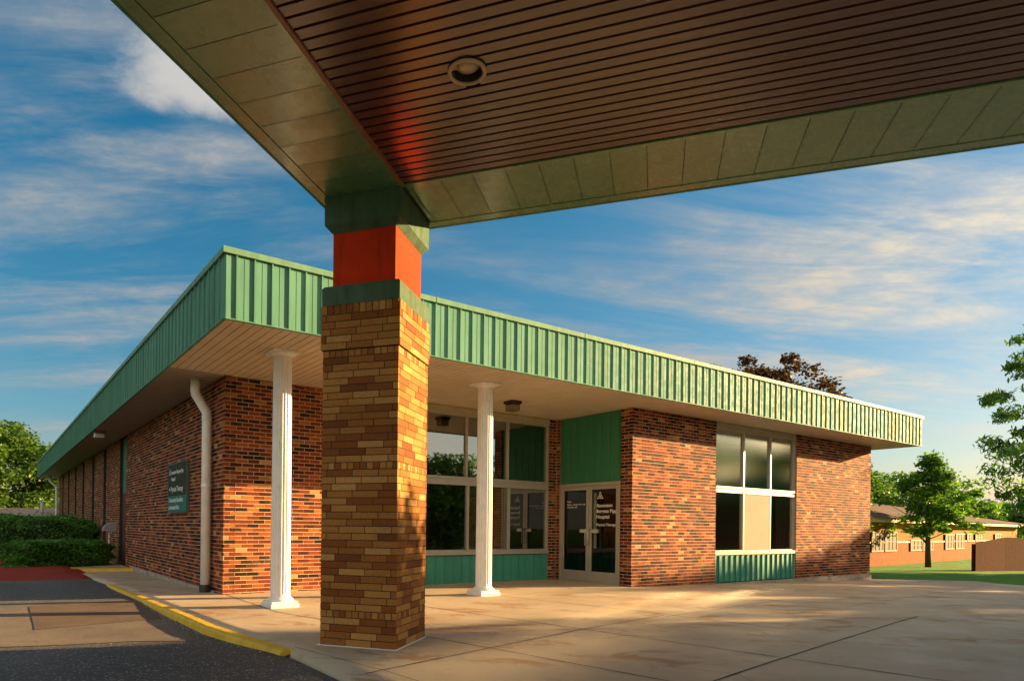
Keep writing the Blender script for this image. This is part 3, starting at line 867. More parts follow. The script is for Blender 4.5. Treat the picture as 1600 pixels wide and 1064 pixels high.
def text_mesh(s, size, bold=0.0, align='LEFT'):
    cu = bpy.data.curves.new('txt', 'FONT'); cu.body = s; cu.size = size; cu.extrude = 0.0008; cu.offset = bold
    cu.align_x = align; cu.resolution_u = 3
    to = bpy.data.objects.new('txt', cu); col.objects.link(to)
    dg = bpy.context.evaluated_depsgraph_get()
    me = bpy.data.meshes.new_from_object(to.evaluated_get(dg))
    bpy.data.objects.remove(to)
    return me
def lettering(lines, parent, fn, mat, extra=None):
    """one mesh per line of writing; fn(s, z, d) maps local to parent space"""
    def put(bm, name):
        me = bpy.data.meshes.new(name); bm.to_mesh(me); bm.free(); me.materials.append(mat)
        o = bpy.data.objects.new(name, me); col.objects.link(o); o.parent = parent
        return o
    for (s_, size, s0, z0, bo) in lines:
        me = text_mesh(s_, size, bo)
        t_ = bmesh.new(); t_.from_mesh(me); bpy.data.meshes.remove(me)
        for v in t_.verts: v.co = fn(s0 + v.co.x, z0 + v.co.y, v.co.z)
        put(t_, 'lettering')
    for nm, polys in (extra or {}).items():
        bm = bmesh.new()
        for poly in polys:
            vv = [bm.verts.new(fn(a, b_, 0.0008)) for a, b_ in poly]; bm.faces.new(vv)
        put(bm, nm)
def trefoil(cx, cz, s):
    polys = []
    # three looped strands forming a triangular knot
    for k in range(3):
        a = math.pi / 2 + k * 2 * math.pi / 3
        tip = (cx + s * math.cos(a), cz + s * math.sin(a))
        for sg in (-1, 1):
            b2 = a + sg * 2 * math.pi / 3 * 0.42
            mid = (cx + s * 0.42 * math.cos(b2), cz + s * 0.42 * math.sin(b2))
            inn = (cx - s * 0.22 * math.cos(a + sg * 0.9), cz - s * 0.22 * math.sin(a + sg * 0.9))
            def seg(p, q, w):
                dx, dy = q[0] - p[0], q[1] - p[1]; L = math.hypot(dx, dy); nx, ny = -dy / L * w, dx / L * w
                return [(p[0] + nx, p[1] + ny), (q[0] + nx, q[1] + ny), (q[0] - nx, q[1] - ny), (p[0] - nx, p[1] - ny)]
            polys.append(seg(tip, mid, s * 0.07)); polys.append(seg(mid, inn, s * 0.07))
    return polys
# door glass lettering: reading direction runs towards -y (to the right as seen from outside)
def door_fn(s, z, d): return (DX + 0.036 - d, -s, z - ZB)
lettering([('Ascension', 0.105, 1.16, 0.46, 0.002), ('Borgess Pipp', 0.105, 1.16, 0.34, 0.002), ('Hospital', 0.105, 1.16, 0.22, 0.002), ('Physical Therapy', 0.078, 1.16, 0.06, 0.001)],
          rdoor, door_fn, M['letter'], extra={'emblem': trefoil(1.26, 0.69, 0.095)})
lettering([('Hours', 0.05, 0.30, 0.58, 0.001), ('Monday - Thursday 7:00 - 6:00', 0.043, 0.30, 0.515, 0.001), ('Friday 7:00 - 5:00', 0.043, 0.30, 0.455, 0.001)], ldoor, door_fn, M['letter'])

# --- soffit boards
mb = MB(ZB)
S0, S1 = -0.90, 18.90
x = S0; random.seed(5)
while x < S1:
    xe = min(S1, x + 0.125)
    mb.box(x + 0.006, xe - 0.006, -3.045, (-0.002 if x > 0 else -0.03), 2.462, 2.475, 0); x += 0.125
mb.box(S0, S1, -3.045, -0.003, 2.4755, 2.50, 1)
mb.build('soffit', [M['soffit'], M['soffit_gap']], bld)
mb = MB(ZB)
mb.box(S0, -0.001, -0.029, 0.09, 2.455, 2.50, 0)
y = 0.095
while y < 31.2:
    mb.box(S0, -0.001 if y < 29.5 else 18.9, y, min(31.2, y + 0.1215), 2.460, 2.475, 0); y += 0.125
mb.box(S0, -0.001, 0.091, 31.19, 2.4755, 2.5, 1)
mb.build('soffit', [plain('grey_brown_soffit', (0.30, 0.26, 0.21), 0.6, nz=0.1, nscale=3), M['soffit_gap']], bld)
mb = MB(ZB); mb.box(18.0, 18.9, -3.04, 29.4, 2.4605, 2.462, 0); 
# --- fascia
FY, FX = -3.063, -0.92
def fascia_face(axis, s0, s1, face, out, phase):
    mb = MB(ZB)
    ribbed(mb, axis, s0, s1, face, 2.452, 3.218, 0.2222, out=out, rw=0.016, rp=0.021, phase=phase, th=0.02)
    # shallow stiffening crease midway between ribs
    s = s0 + ((phase + 0.105) - s0) % 0.2222
    while s < s1 - 0.01:
        lo, hi = sorted((face, face + out * 0.003))
        if axis == 'x': mb.box(s, s + 0.01, lo, hi, 2.46, 3.21)
        else: mb.box(lo, hi, s, s + 0.01, 2.46, 3.21)
        s += 0.2222
    # drip edge
    lo, hi = sorted((face - out * 0.02, face + out * 0.026))
    if axis == 'x': mb.box(s0, s1, lo, hi, 2.438, 2.4515)
    else: mb.box(lo, hi, s0, s1, 2.438, 2.4515)
    return mb.build('fascia', M['teal'], bld)
fascia_face('x', FX, 18.92, FY, -1, -0.796)
fascia_face('y', FY + 0.03, 31.25, FX, -1, 0.02)
mb = MB(ZB); mb.box(18.90, 18.92, -3.03, 31.2, 2.45, 3.218); mb.box(-0.9, 18.9, 31.2, 31.23, 2.45, 3.218); mb.build('fascia', M['teal'], bld)
# coping and roof
mb = MB(ZB)
mb.box(FX - 0.035, 18.96, FY - 0.035, FY + 0.12, 3.219, 3.292)
mb.box(FX - 0.035, FX + 0.12, FY + 0.121, 31.28, 3.219, 3.291)
mb.box(18.80, 18.96, FY + 0.121, 31.28, 3.219, 3.291)
for xx in [2.1 + 3.05 * i for i in range(6)]: mb.box(xx, xx + 0.05, FY - 0.039, FY + 0.1, 3.217, 3.2945)
for yy in [1.5 + 3.05 * i for i in range(10)]: mb.box(FX - 0.039, FX + 0.1, yy, yy + 0.05, 3.217, 3.2935)
mb.build('coping', M['teal_cap'], bld)
mb = MB(ZB); mb.box(FX + 0.13, 18.79, FY + 0.13, 31.2, 3.10, 3.20); mb.build('roof', M['roofing'], bld)

# --- columns
def column(cx, cy):
    zb = zpave(cx, cy)
    mb = MB(ZB)
    prof = [(0.140, zb + 0.13, 0), (0.140, zb + 0.17, 0.0), (0.139, zb + 0.20, 1)] + [(0.139 - 0.008 * t, zb + 0.2 + (2.2 - zb - 0.1) * t, 1) for t in lin(0.05, 1, 8)] + [(0.130, 2.34, 0.0), (0.130, 2.385, 0)]
    mb.lathe(cx, cy, prof, 160, 0, (20, 0.013))
    shaft = mb.build('column', M['white'], bld)
    mb = MB(ZB)
    mb.box(cx - 0.205, cx + 0.205, cy - 0.205, cy + 0.205, zb - 0.05, zb + 0.055)
    mb.box(cx - 0.19, cx + 0.19, cy - 0.19, cy + 0.19, zb + 0.0555, zb + 0.085)
    mb.lathe(cx, cy, [(0.185, zb + 0.0855, 0), (0.19, zb + 0.10, 0), (0.175, zb + 0.118, 0), (0.155, zb + 0.128, 0), (0.145, zb + 0.15, 0), (0.139, zb + 0.155, 0)], 48)
    mb.build('base', M['white'], shaft)
    mb = MB(ZB)
    mb.lathe(cx, cy, [(0.128, 2.37, 0), (0.135, 2.385, 0), (0.15, 2.395, 0), (0.185, 2.415, 0), (0.19, 2.428, 0)], 48)
    mb.box(cx - 0.20, cx + 0.20, cy - 0.20, cy + 0.20, 2.4285, 2.4605)
    mb.build('capital', M['white'], shaft)
    return shaft
c1_ = column(0.24, -1.95); c2_ = column(3.86, -2.04)

# --- downspouts
def downspout(cx, cy, x_top, r, kick=None):
    zb = zpave(cx, cy)
    mb = MB(ZB)
    mb.tube([(x_top, cy, 2.461), (x_top, cy, 2.27), (x_top + 0.01, cy, 2.21), (cx - 0.01, cy, 1.93), (cx, cy, 1.86), (cx, cy, zb + 0.12)], r, 20)
    for z in (1.78, 0.62): mb.lathe(cx, cy, [(r + 0.001, z, 0), (r + 0.005, z + 0.002, 0), (r + 0.005, z + 0.07, 0), (r + 0.001, z + 0.073, 0)], 24)
    p = mb.build('downspout', M['pvc'], bld)
    mb = MB(ZB); mb.lathe(cx, cy, [(r + 0.016, zb - 0.02, 0), (r + 0.018, zb + 0.10, 0), (r + 0.004, zb + 0.13, 0)], 24); mb.build('boot', M['black'], p)
downspout(-0.115, 0.62, -0.315, 0.080)
downspout(-0.13, 29.25, -0.45, 0.080)

# --- things fixed to the building
# soffit lantern
lx, ly = 5.27, -1.13
X, Y = BW(lx, ly)
lan = empty('porch_light', (X, Y, 2.462), AA, 'small black and glass lantern under the tan soffit, right of the middle white column', 'light')
mb = MB(); mb.box(-0.125, 0.125, -0.125, 0.125, -0.055, -0.001); mb.box(-0.10, 0.10, -0.10, 0.10, -0.075, -0.056); mb.build('mount', M['black'], lan)
mb = MB(); a_ = 0.095
mb.box(-0.1, 0.1, -0.1, 0.1, -0.191, -0.185)
for sx in (-1, 1):
    for sy in (-1, 1): mb.box(sx * a_ - 0.005, sx * a_ + 0.005, sy * a_ - 0.005, sy * a_ + 0.005, -0.185, -0.076)
mb.build('frame', plain('brass_frame', (0.25, 0.19, 0.08), 0.4, metal=0.6), lan)
mb = MB(); mb.box(-0.089, 0.089, -0.089, 0.089, -0.18, -0.077); mb.build('glass_shade', plain('smoked_glass_shade', (0.22, 0.17, 0.11), 0.15), lan)
# wall pack light under the side overhang
X, Y = BW(-0.74, 8.7)
wp = empty('soffit_floodlight', (X, Y, 2.459), AA, 'grey box light with a pale lens under the long side overhang', 'light')
mb = MB(); mb.box(-0.13, 0.13, -0.16, 0.16, -0.075, -0.001); mb.build('housing', plain('grey_housing', (0.16, 0.15, 0.14), 0.5), wp)
mb = MB(); mb.box(-0.125, 0.10, -0.14, 0.14, -0.17, -0.076); mb.build('lens', plain('frosted_lens', (0.62, 0.62, 0.6), 0.25), wp)

# sign on side wall
X, Y = BW(-0.002, 2.965)
sgn = empty('wall_sign', (X, Y, 0.245), AA, 'dark olive and teal hospital sign on the shaded side wall beside the white downspout', 'sign')
hw, hh = 0.765, 0.985
mb = MB()
mb.box(-0.052, 0.0, -hw, hw, 0.0, hh, 0)
mb.build('panel', plain('olive_sign_panel', (0.030, 0.036, 0.014), 0.6, nz=0.05, spec=0.15), sgn)
mb = MB(); mb.box(-0.0545, -0.0525, -hw + 0.008, hw - 0.008, 0.008, 0.33, 0); mb.build('lower_band', plain('teal_sign_band', (0.035, 0.16, 0.15), 0.6, nz=0.05, spec=0.15), sgn)
mb = MB()
mb.box(-0.058, 0.0, -hw - 0.012, -hw - 0.0005, -0.012, hh + 0.012); mb.box(-0.058, 0.0, hw + 0.0005, hw + 0.012, -0.012, hh + 0.012)
mb.box(-0.058, 0.0, -hw, hw, -0.012, -0.0005); mb.box(-0.058, 0.0, -hw, hw, hh + 0.0005, hh + 0.012)
mb.build('frame', plain('sign_edge', (0.10, 0.14, 0.10), 0.4), sgn)
def sgn_fn(s, z, d): return (-0.0535 - d, hw - s, z)
arrow = [[(0.08, 0.47), (0.14, 0.51), (0.14, 0.43)], [(0.14, 0.48), (0.20, 0.48), (0.20, 0.46), (0.14, 0.46)]]
lettering([('Ascension Borgess Pipp', 0.105, 0.27, 0.78, 0.0015), ('Hospital', 0.105, 0.27, 0.645, 0.0015), ('Physical Therapy', 0.15, 0.24, 0.42, 0.0015)],
          sgn, sgn_fn, M['letter'], extra={'emblem': trefoil(0.155, 0.82, 0.09), 'arrow': arrow})
def sgn_fn2(s, z, d): return (-0.0555 - d, hw - s, z)
lettering([('Community Specialists', 0.13, 0.08, 0.205, 0.0015), ('and wound clinic', 0.13, 0.08, 0.055, 0.0015)], sgn, sgn_fn2, M['letter'])

# hooded box on a thin post by the side wall
X, Y = BW(-0.36, 9.55)
bx_ = empty('entry_call_box', (X, Y, -1.178), AA, 'grey hooded box on a thin white post beside the side wall by the hedge', 'box')
mb = MB(); mb.tube([(0, 0, 0), (0, 0, 0.97)], 0.018, 10); mb.box(-0.06, 0.06, -0.06, 0.06, 0.0, 0.012); mb.build('post', M['pvc'], bx_)
mb = MB(); prof = [(0.17, 0.96)] + [(0.17 - 0.34 * math.sin(t), 0.96 + 0.27 * math.cos(t)) for t in lin(0, math.pi / 2, 10)]
vs = [(px, -0.14, pz) for px, pz in prof] + [(px, 0.14, pz) for px, pz in prof]; n_ = len(prof)
mb.add(vs, [tuple(range(n_)), tuple(n_ + i for i in reversed(range(n_)))] + [(i, n_ + i, n_ + (i + 1) % n_, (i + 1) % n_) for i in range(n_)], 0, 0.5)
mb.build('hood', plain('grey_painted_hood', (0.27, 0.25, 0.26), 0.5), bx_)

# ================================================================== canopy
can = empty('entrance_canopy', (CP[0], CP[1], ZB), -AB, 'flat drive-through canopy overhead with brown slat ceiling, green metal edge and tan brick pier', 'canopy')
CX1, CY0 = 10.5, -9.0
def pier(ox, oy, seed, name='pier'):
    """ox,oy = inner corner (max x, min y) in canopy frame"""
    x0, x1, y0, y1 = ox - 0.79, ox, oy, oy + 0.84
    mb = MB(ZB)
    ncs = 42; zs = 1.692 - ncs * COURSE
    sold = (41, 25, 4)
    J = 0.0085
    T = TB + 0.001
    kw = dict(soldiers=sold, bl=0.272)
    bricks(mb, (x0, y0), (1, 0), (0, -1), x1 - x0, zs, ncs, J, seed, **kw)
    bricks(mb, (x1, y0 + T), (0, 1), (1, 0), y1 - y0 - 2 * T, zs, ncs, J, seed + 1, **kw)
    bricks(mb, (x0, y0 + T), (0, 1), (-1, 0), y1 - y0 - 2 * T, zs, ncs, J, seed + 2, **kw)
    bricks(mb, (x0, y1), (1, 0), (0, 1), x1 - x0, zs, ncs, J, seed + 3, **kw)
    e = 0.016; x0, x1, y0, y1 = x0 - e, x1 + e, y0 - e, y1 + e
    zs2 = 1.694; nc2 = 6; sc = (2.128 - zs2) / nc2
    kw = dict(top_soldier=0.094, bl=0.272)
    bricks(mb, (x0, y0), (1, 0), (0, -1), x1 - x0, zs2, 5, J, seed + 4, **kw)
    bricks(mb, (x1, y0 + T), (0, 1), (1, 0), y1 - y0 - 2 * T, zs2, 5, J, seed + 5, **kw)
    bricks(mb, (x0, y0 + T), (0, 1), (-1, 0), y1 - y0 - 2 * T, zs2, 5, J, seed + 6, **kw)
    bricks(mb, (x0, y1), (1, 0), (0, 1), x1 - x0, zs2, 5, J, seed + 7, **kw)
    x0, x1, y0, y1 = x0 + e, x1 - e, y0 + e, y1 - e; d = 0.005
    mb.box(x0 + d, x1 - d, y0 + d, y1 - d, zs - 0.05, 1.6915, 1, 0.5)
    mb.box(x0 - e + d, x1 + e - d, y0 - e + d, y1 + e - d, 1.6935, 2.1005, 1, 0.5)
    p = mb.build(name, [M['pier_brick'], M['dark_mortar']], can)
    def ring(prof, nm, mat):
        mb = MB(ZB); vs = []
        for (g, z) in prof:
            vs += [(x0 - g, y0 - g, z), (x1 + g, y0 - g, z), (x1 + g, y1 + g, z), (x0 - g, y1 + g, z)]
        fs = [tuple(reversed(range(4)))]
        for i in range(len(prof) - 1):
            for k_ in range(4): fs.append((i * 4 + k_, i * 4 + (k_ + 1) % 4, (i + 1) * 4 + (k_ + 1) % 4, (i + 1) * 4 + k_))
        fs.append(tuple((len(prof) - 1) * 4 + k_ for k_ in range(4)))
        mb.add(vs, fs, 0, 0.5)
        return mb.build(nm, mat, p)
    ring([(0.0, 2.124), (0.010, 2.126), (0.012, 2.29), (-0.006, 2.315), (-0.02, 2.317)], 'lower_band', M['cap_green'])
    ring([(-0.066, 2.3), (-0.066, 2.93)], 'red_block', M['stucco_red'])
    ring([(-0.064, 2.845), (-0.058, 2.850), (-0.008, 2.905), (-0.003, 2.91), (0.0, 3.183)], 'capital', M['cap_green'])
    # sealant at the foot
    mb = MB(ZB)
    zg = -1.163
    for (a, b_, c_, d_) in ((x0 - 0.02, x1 + 0.02, y0 - 0.02, y0 - 0.001), (x1 + 0.001, x1 + 0.018, y0 - 0.0005, y1), (x0 - 0.02, x0 - 0.001, y0, y1)):
        mb.box(a, b_, c_, d_, zg - 0.03, zg + 0.014)
    mb.build('sealant', M['white'], p)
    return p
pier(0, 0, 100)
for q, (ax, ay) in enumerate(((CX1 - 0.0 + 0.79 - 0.0, 0.0), (0.0, CY0 - 0.84), (CX1 + 0.79, CY0 - 0.84))):
    pier(ax, ay, 200 + 20 * q)
# edge beams: panelled green undersides
ZS = 3.185
def panels(mb, axis, s0, s1, a, b_, first):
    pitch = 0.30
    s = first
    while s > s0: s -= pitch
    i = 0
    while s < s1:
        e0, e1 = max(s0, s) + 0.0032, min(s1, s + pitch) - 0.0032
        if e1 > e0:
            za = ZS + random.uniform(0, 0.0008); am = random.uniform(0.0006, 0.0036); tw = random.uniform(-0.002, 0.002)
            # each sheet slightly dished
            nn = 7; mm = 5; vs = []
            for p_ in range(nn):
                for q_ in range(mm):
                    u_ = p_ / (nn - 1); w_ = q_ / (mm - 1)
                    dz = am * math.sin(math.pi * u_) * (0.4 + math.sin(math.pi * w_)) + tw * (u_ - 0.5) * (w_ - 0.5)
                    s_ = e0 + (e1 - e0) * u_; t_ = a + (b_ - a) * w_
                    vs.append((s_, t_, za + dz) if axis == 'x' else (t_, s_, za + dz))
            fs = [(p_ * mm + q_, p_ * mm + q_ + 1, (p_ + 1) * mm + q_ + 1, (p_ + 1) * mm + q_) for p_ in range(nn - 1) for q_ in range(mm - 1)]
            mb.add(vs, fs, 0, None, True)
            sk = 0.006
        s += pitch; i += 1
random.seed(9)
mb = MB(ZB)
panels(mb, 'y', CY0 - 0.84, 0.90, -0.75, -0.035, 0.02)
panels(mb, 'x', 0.03, CX1 + 0.79, 0.045, 0.80, 0.08)
panels(mb, 'y', CY0, 0.0, CX1 + 0.03, CX1 + 0.70, 0.0)
panels(mb, 'x', 0.0, CX1 + 0.79, CY0 - 0.75, CY0 - 0.03, 0.0)
# backing so no gaps show
mb.build('beam_soffit', M['canopy_green'], can)
mb = MB(ZB)
mb.box(-0.86, -0.03, CY0 - 0.84, 0.91, ZS + 0.012, ZS + 0.03); mb.box(-0.029, CX1 + 0.8, 0.03, 0.91, ZS + 0.012, ZS + 0.03)
mb.box(CX1 + 0.03, CX1 + 0.8, CY0 - 0.84, 0.029, ZS + 0.012, ZS + 0.03); mb.box(-0.029, CX1 + 0.029, CY0 - 0.84, CY0 - 0.03, ZS + 0.012, ZS + 0.03)
mb.build('beam_backing', M['black'], can)
# edge strips and inner lips
mb = MB(ZB)
mb.box(-0.865, -0.755, CY0 - 0.85, 0.915, ZS - 0.006, ZS + 0.011); mb.box(-0.7545, CX1 + 0.8, 0.805, 0.915, ZS - 0.006, ZS + 0.011)
mb.box(-0.033, -0.001, CY0 + 0.0, -0.0, ZS - 0.004, ZS + 0.011); mb.box(0.0, CX1, 0.006, 0.04, ZS - 0.004, ZS + 0.011)
mb.build('edge_strip', M['canopy_green'], can)
mb = MB(ZB)
mb.box(-0.885, -0.866, CY0 - 0.87, 0.935, ZS - 0.012, ZS + 0.66); mb.box(-0.865, CX1 + 0.82, 0.916, 0.935, ZS - 0.012, ZS + 0.66)
mb.box(CX1 + 0.801, CX1 + 0.82, CY0 - 0.87, 0.915, ZS - 0.012, ZS + 0.66); mb.box(-0.865, CX1 + 0.8, CY0 - 0.87, CY0 - 0.851, ZS - 0.012, ZS + 0.66)
mb.build('fascia', M['teal'], can)
mb = MB(ZB); mb.box(-0.86, CX1 + 0.79, CY0 - 0.84, 0.905, ZS + 0.55, ZS + 0.6); mb.build('roof', M['roofing'], can)
# slats
LX, LY, LR = 1.0, -1.283, 0.132
mb = MB(ZB)
z0_, z1_ = ZS + 0.008, ZS + 0.035
y = -0.012
while y - 0.1 > CY0:
    ya, yb = y - 0.077, y
    yc = (ya + yb) / 2
    cuts = []
    dmin = 0 if ya < LY < yb else min(abs(ya - LY), abs(yb - LY))
    if dmin < LR - 0.020:
        dmax = max(abs(ya - LY), abs(yb - LY)); half = math.sqrt(max(0.02 ** 2, (LR - 0.012) ** 2 - min(dmax, LR - 0.02) ** 2)) if dmax < LR else math.sqrt((LR - 0.018) ** 2 - dmin ** 2) * 0.8
        mb.box(0.033, LX - half, ya, yb, z0_, z1_); mb.box(LX + half, CX1, ya, yb, z0_, z1_)
    else: mb.box(0.033, CX1, ya, yb, z0_, z1_)
    y -= 0.1
mb.build('slat_ceiling', M['slat'], can)
mb = MB(ZB)
# dark void above slats, with an opening for the can
zv = ZS + 0.05
for (a, b_, c_, d_) in ((-0.02, LX - 0.11, CY0, 0.02), (LX + 0.11, CX1 + 0.02, CY0, 0.02), (LX - 0.11, LX + 0.11, CY0, LY - 0.11), (LX - 0.11, LX + 0.11, LY + 0.11, 0.02)):
    mb.box(a, b_, c_, d_, zv, zv + 0.01)
mb.build('ceiling_backing', M['black'], can)
rust = plain('rust_brown_trim', (0.26, 0.10, 0.055), 0.4)
for xa in (0.0, CX1 - 0.03):
    mb = MB(ZB); mb.box(xa, xa + 0.032, CY0, 0.0, ZS - 0.008, ZS + 0.034); mb.build('ceiling_trim', rust, can)
# recessed downlight
Xl = CP[0] + LX * math.cos(AB) + LY * math.sin(AB); Yl = CP[1] - LX * math.sin(AB) + LY * math.cos(AB)
dl = empty('recessed_downlight', (Xl, Yl, ZS), -AB, 'round unlit recessed downlight with a pale ring in the brown slat canopy ceiling', 'light')
mb = MB(); pr = []
for t in lin(0, 2 * math.pi, 13): pr.append((0.123 + 0.015 * math.cos(t), -0.004 + 0.009 * math.sin(t), 0))
mb.lathe(0, 0, pr, 64); mb.build('trim_ring', plain('pale_ring', (0.50, 0.38, 0.28), 0.4), dl)
mb = MB(); mb.lathe(0, 0, [(0.117, 0.002, 0), (0.108, 0.03, 0), (0.108, 0.16, 0), (0.001, 0.161, 0)], 48); mb.build('housing', M['black'], dl)
mb = MB(); mb.lathe(0, 0, [(0.002, 0.018, 0), (0.03, 0.0195, 0), (0.06, 0.026, 0), (0.08, 0.036, 0), (0.092, 0.052, 0), (0.094, 0.075, 0), (0.05, 0.14, 0)], 48)
mb.build('lamp', plain('frosted_lamp', (0.50, 0.42, 0.30), 0.25, nz=0.05), dl)

# ================================================================== vegetation
def leaf_quads(P, size, rng, droop=0.0, asp=0.6, up=0.5, rnd=None):
    """numpy leaf faces at points P (n,3) -> verts, rnd; pointed leaves of 4 verts"""
    n = len(P)
    d = rng.normal(size=(n, 3)); d[:, 2] = d[:, 2] * 0.5 - droop
    d /= np.linalg.norm(d, axis=1)[:, None]
    nr = rng.normal(size=(n, 3)); nr[:, 2] = np.abs(nr[:, 2]) + up
    s = np.cross(d, nr); s /= np.linalg.norm(s, axis=1)[:, None] + 1e-9
    L = size * rng.uniform(0.6, 1.3, (n, 1)); W = L * asp * 0.5
    a = P - d * L * 0.5; b_ = P + s * W; c_ = P + d * L * 0.5; e = P - s * W
    V = np.stack([a, b_, c_, e], axis=1).reshape(-1, 3)
    return V
def leaves_obj(name, V, rnd, mat, parent, extra=None):
    n = len(V) // 4
    me = bpy.data.meshes.new(name)
    me.vertices.add(len(V)); me.vertices.foreach_set('co', V.astype(np.float32).ravel())
    me.loops.add(4 * n); me.loops.foreach_set('vertex_index', np.arange(4 * n, dtype=np.int32))
    me.polygons.add(n); me.polygons.foreach_set('loop_start', np.arange(0, 4 * n, 4, dtype=np.int32))
    me.update(calc_edges=True)
    at = me.attributes.new('rnd', 'FLOAT', 'FACE'); at.data.foreach_set('value', np.clip(rnd, 0, 1).astype(np.float32))
    me.materials.append(mat)
    o = bpy.data.objects.new(name, me); col.objects.link(o); o.parent = parent
    return o
def tree(name, X, Y, zbase, H, crown_r, crown_z0, mat, label, cat='tree', seed=1, nclump=160, nleaf=110, lsize=0.16, clump_r=0.45,
         shape='round', trunk_r=0.12, droop=0.0, asp=0.6, group=None, irregular=0.35, fill=0.55):
    rng = np.random.default_rng(seed)
    root = empty(name, (X, Y, zbase), 0, label, cat, group)
    ch = H - crown_z0
    cz = crown_z0 + ch * 0.5
    # lobes give the crown an uneven outline
    nl = 9
    lob = rng.normal(size=(nl, 3)); lob /= np.linalg.norm(lob, axis=1)[:, None]
    la = rng.uniform(-1, 1, nl) * irregular
    cen = []
    while len(cen) < nclump:
        d = rng.normal(size=3); d /= np.linalg.norm(d)
        rad = rng.uniform(fill ** 3, 1) ** (1 / 3)
        k_ = 1 + float(np.sum(la * np.clip((lob @ d - 0.55) / 0.45, 0, 1)))
        p = d * rad * k_
        tz = (p[2] + 1) / 2
        wr = 1.0
        if shape == 'cone': wr = max(0.12, 1.25 * (1 - tz) ** 0.75 * min(1, tz * 5 + 0.35))
        cen.append((p[0] * crown_r * wr, p[1] * crown_r * wr, cz + p[2] * ch / 2 * 0.96))
    cen = np.array(cen)
    tilt = rng.normal(size=(len(cen), 3))
    P = []; Rn = []
    for i, c_ in enumerate(cen):
        cr = clump_r * rng.uniform(0.6, 1.3)
        m_ = int(nleaf * rng.uniform(0.6, 1.3))
        q = np.clip(rng.normal(size=(m_, 3)), -1.7, 1.7) * cr * np.array([0.58, 0.58, 0.34])
        P.append(c_ + q); Rn.append(np.clip(0.45 + 0.22 * rng.normal() + 0.2 * rng.normal(size=m_), 0, 1))
    P = np.concatenate(P); Rn = np.concatenate(Rn)
    V = leaf_quads(P, lsize, rng, droop, asp)
    leaves_obj('crown', V, Rn, mat, root)
    mb = MB(); random.seed(seed)
    top = crown_z0 + ch * 0.8
    pts = [(0, 0, -0.15)] + [(random.uniform(-.04, .04) * H * 0.25, random.uniform(-.04, .04) * H * 0.25, top * t) for t in (0.2, 0.4, 0.6, 0.8, 1.0)]
    mb.tube(pts, [trunk_r * 1.25, trunk_r, trunk_r * 0.85, trunk_r * 0.65, trunk_r * 0.4, trunk_r * 0.12], 10)
    idx = rng.permutation(len(cen))[:min(38, len(cen))]
    for i in idx:
        c_ = cen[i]; h0 = max(crown_z0 * 0.8, min(top * 0.95, c_[2] * rng.uniform(0.45, 0.8)))
        t_ = h0 / top; k_ = min(4, int(t_ * 5)); f_ = t_ * 5 - k_
        b0 = np.array(pts[k_ + 1 if k_ < 5 else 5]) if f_ > 0.5 else np.array(pts[k_] if k_ > 0 else (0, 0, h0))
        b0 = np.array([b0[0], b0[1], h0])
        mid = b0 * 0.5 + c_ * 0.5 + np.array([0, 0, 0.06 * H * rng.uniform(-0.3, 1)])
        r0 = trunk_r * 0.32 * (1 - 0.6 * t_)
        mb.tube([tuple(b0), tuple(mid), tuple(c_)], [r0, r0 * 0.6, r0 * 0.2], 6, caps=False)
    mb.build('trunk', M['bark'], root)
    return root
def gz(X, Y): return zlawn(X, Y)

tree('young_tree', 28.0, 36.7, gz(28, 36.7), 6.3, 2.45, 1.05, M['leaf_fresh'], 'slender mid-green tree standing on the lawn in front of the tan building', seed=3, nclump=125, nleaf=85, lsize=0.22, clump_r=0.40, shape='cone', trunk_r=0.13, irregular=0.5, fill=0.2)
tree('lawn_tree', 18.6, 30.3, gz(18.6, 30.3), 4.6, 1.0, 0.5, M['leaf'], 'bright green tree half hidden behind the right end of the clinic wall', seed=4, nclump=90, nleaf=90, lsize=0.17, clump_r=0.35, trunk_r=0.08)
tree('maple_tree', 19.7, 41.0, gz(19.7, 41), 12.0, 5.4, 4.3, M['leaf_maroon'], 'dark maroon-leaved maple rising behind the flat roof', seed=18, nclump=330, nleaf=130, lsize=0.26, clump_r=0.62, trunk_r=0.28, irregular=0.25)
tree('broad_tree', -28.5, 43.0, gz(-28.5, 43), 8.3, 4.9, 0.9, M['leaf_bright'], 'large sunlit yellow-green tree behind the low roof at far left', seed=6, nclump=420, nleaf=130, lsize=0.26, clump_r=0.62, trunk_r=0.3)
tree('broad_tree', -25.0, 52.0, gz(-25, 52), 7.6, 5.2, 0.9, M['leaf_bright'], 'second yellow-green tree further back, beyond the end of the long fascia', seed=7, nclump=300, nleaf=110, lsize=0.28, clump_r=0.7, trunk_r=0.3)
# drooping-leaf tree at the right edge
tree('ash_tree', 28.9, 27.2, gz(28.9, 27.2), 13.0, 4.3, 0.5, M['leaf'], 'near tree with drooping narrow leaves reaching in at the right edge', seed=12, nclump=560, nleaf=95, lsize=0.32, clump_r=0.44, trunk_r=0.2, droop=1.0, asp=0.26, irregular=0.55, fill=0.3)
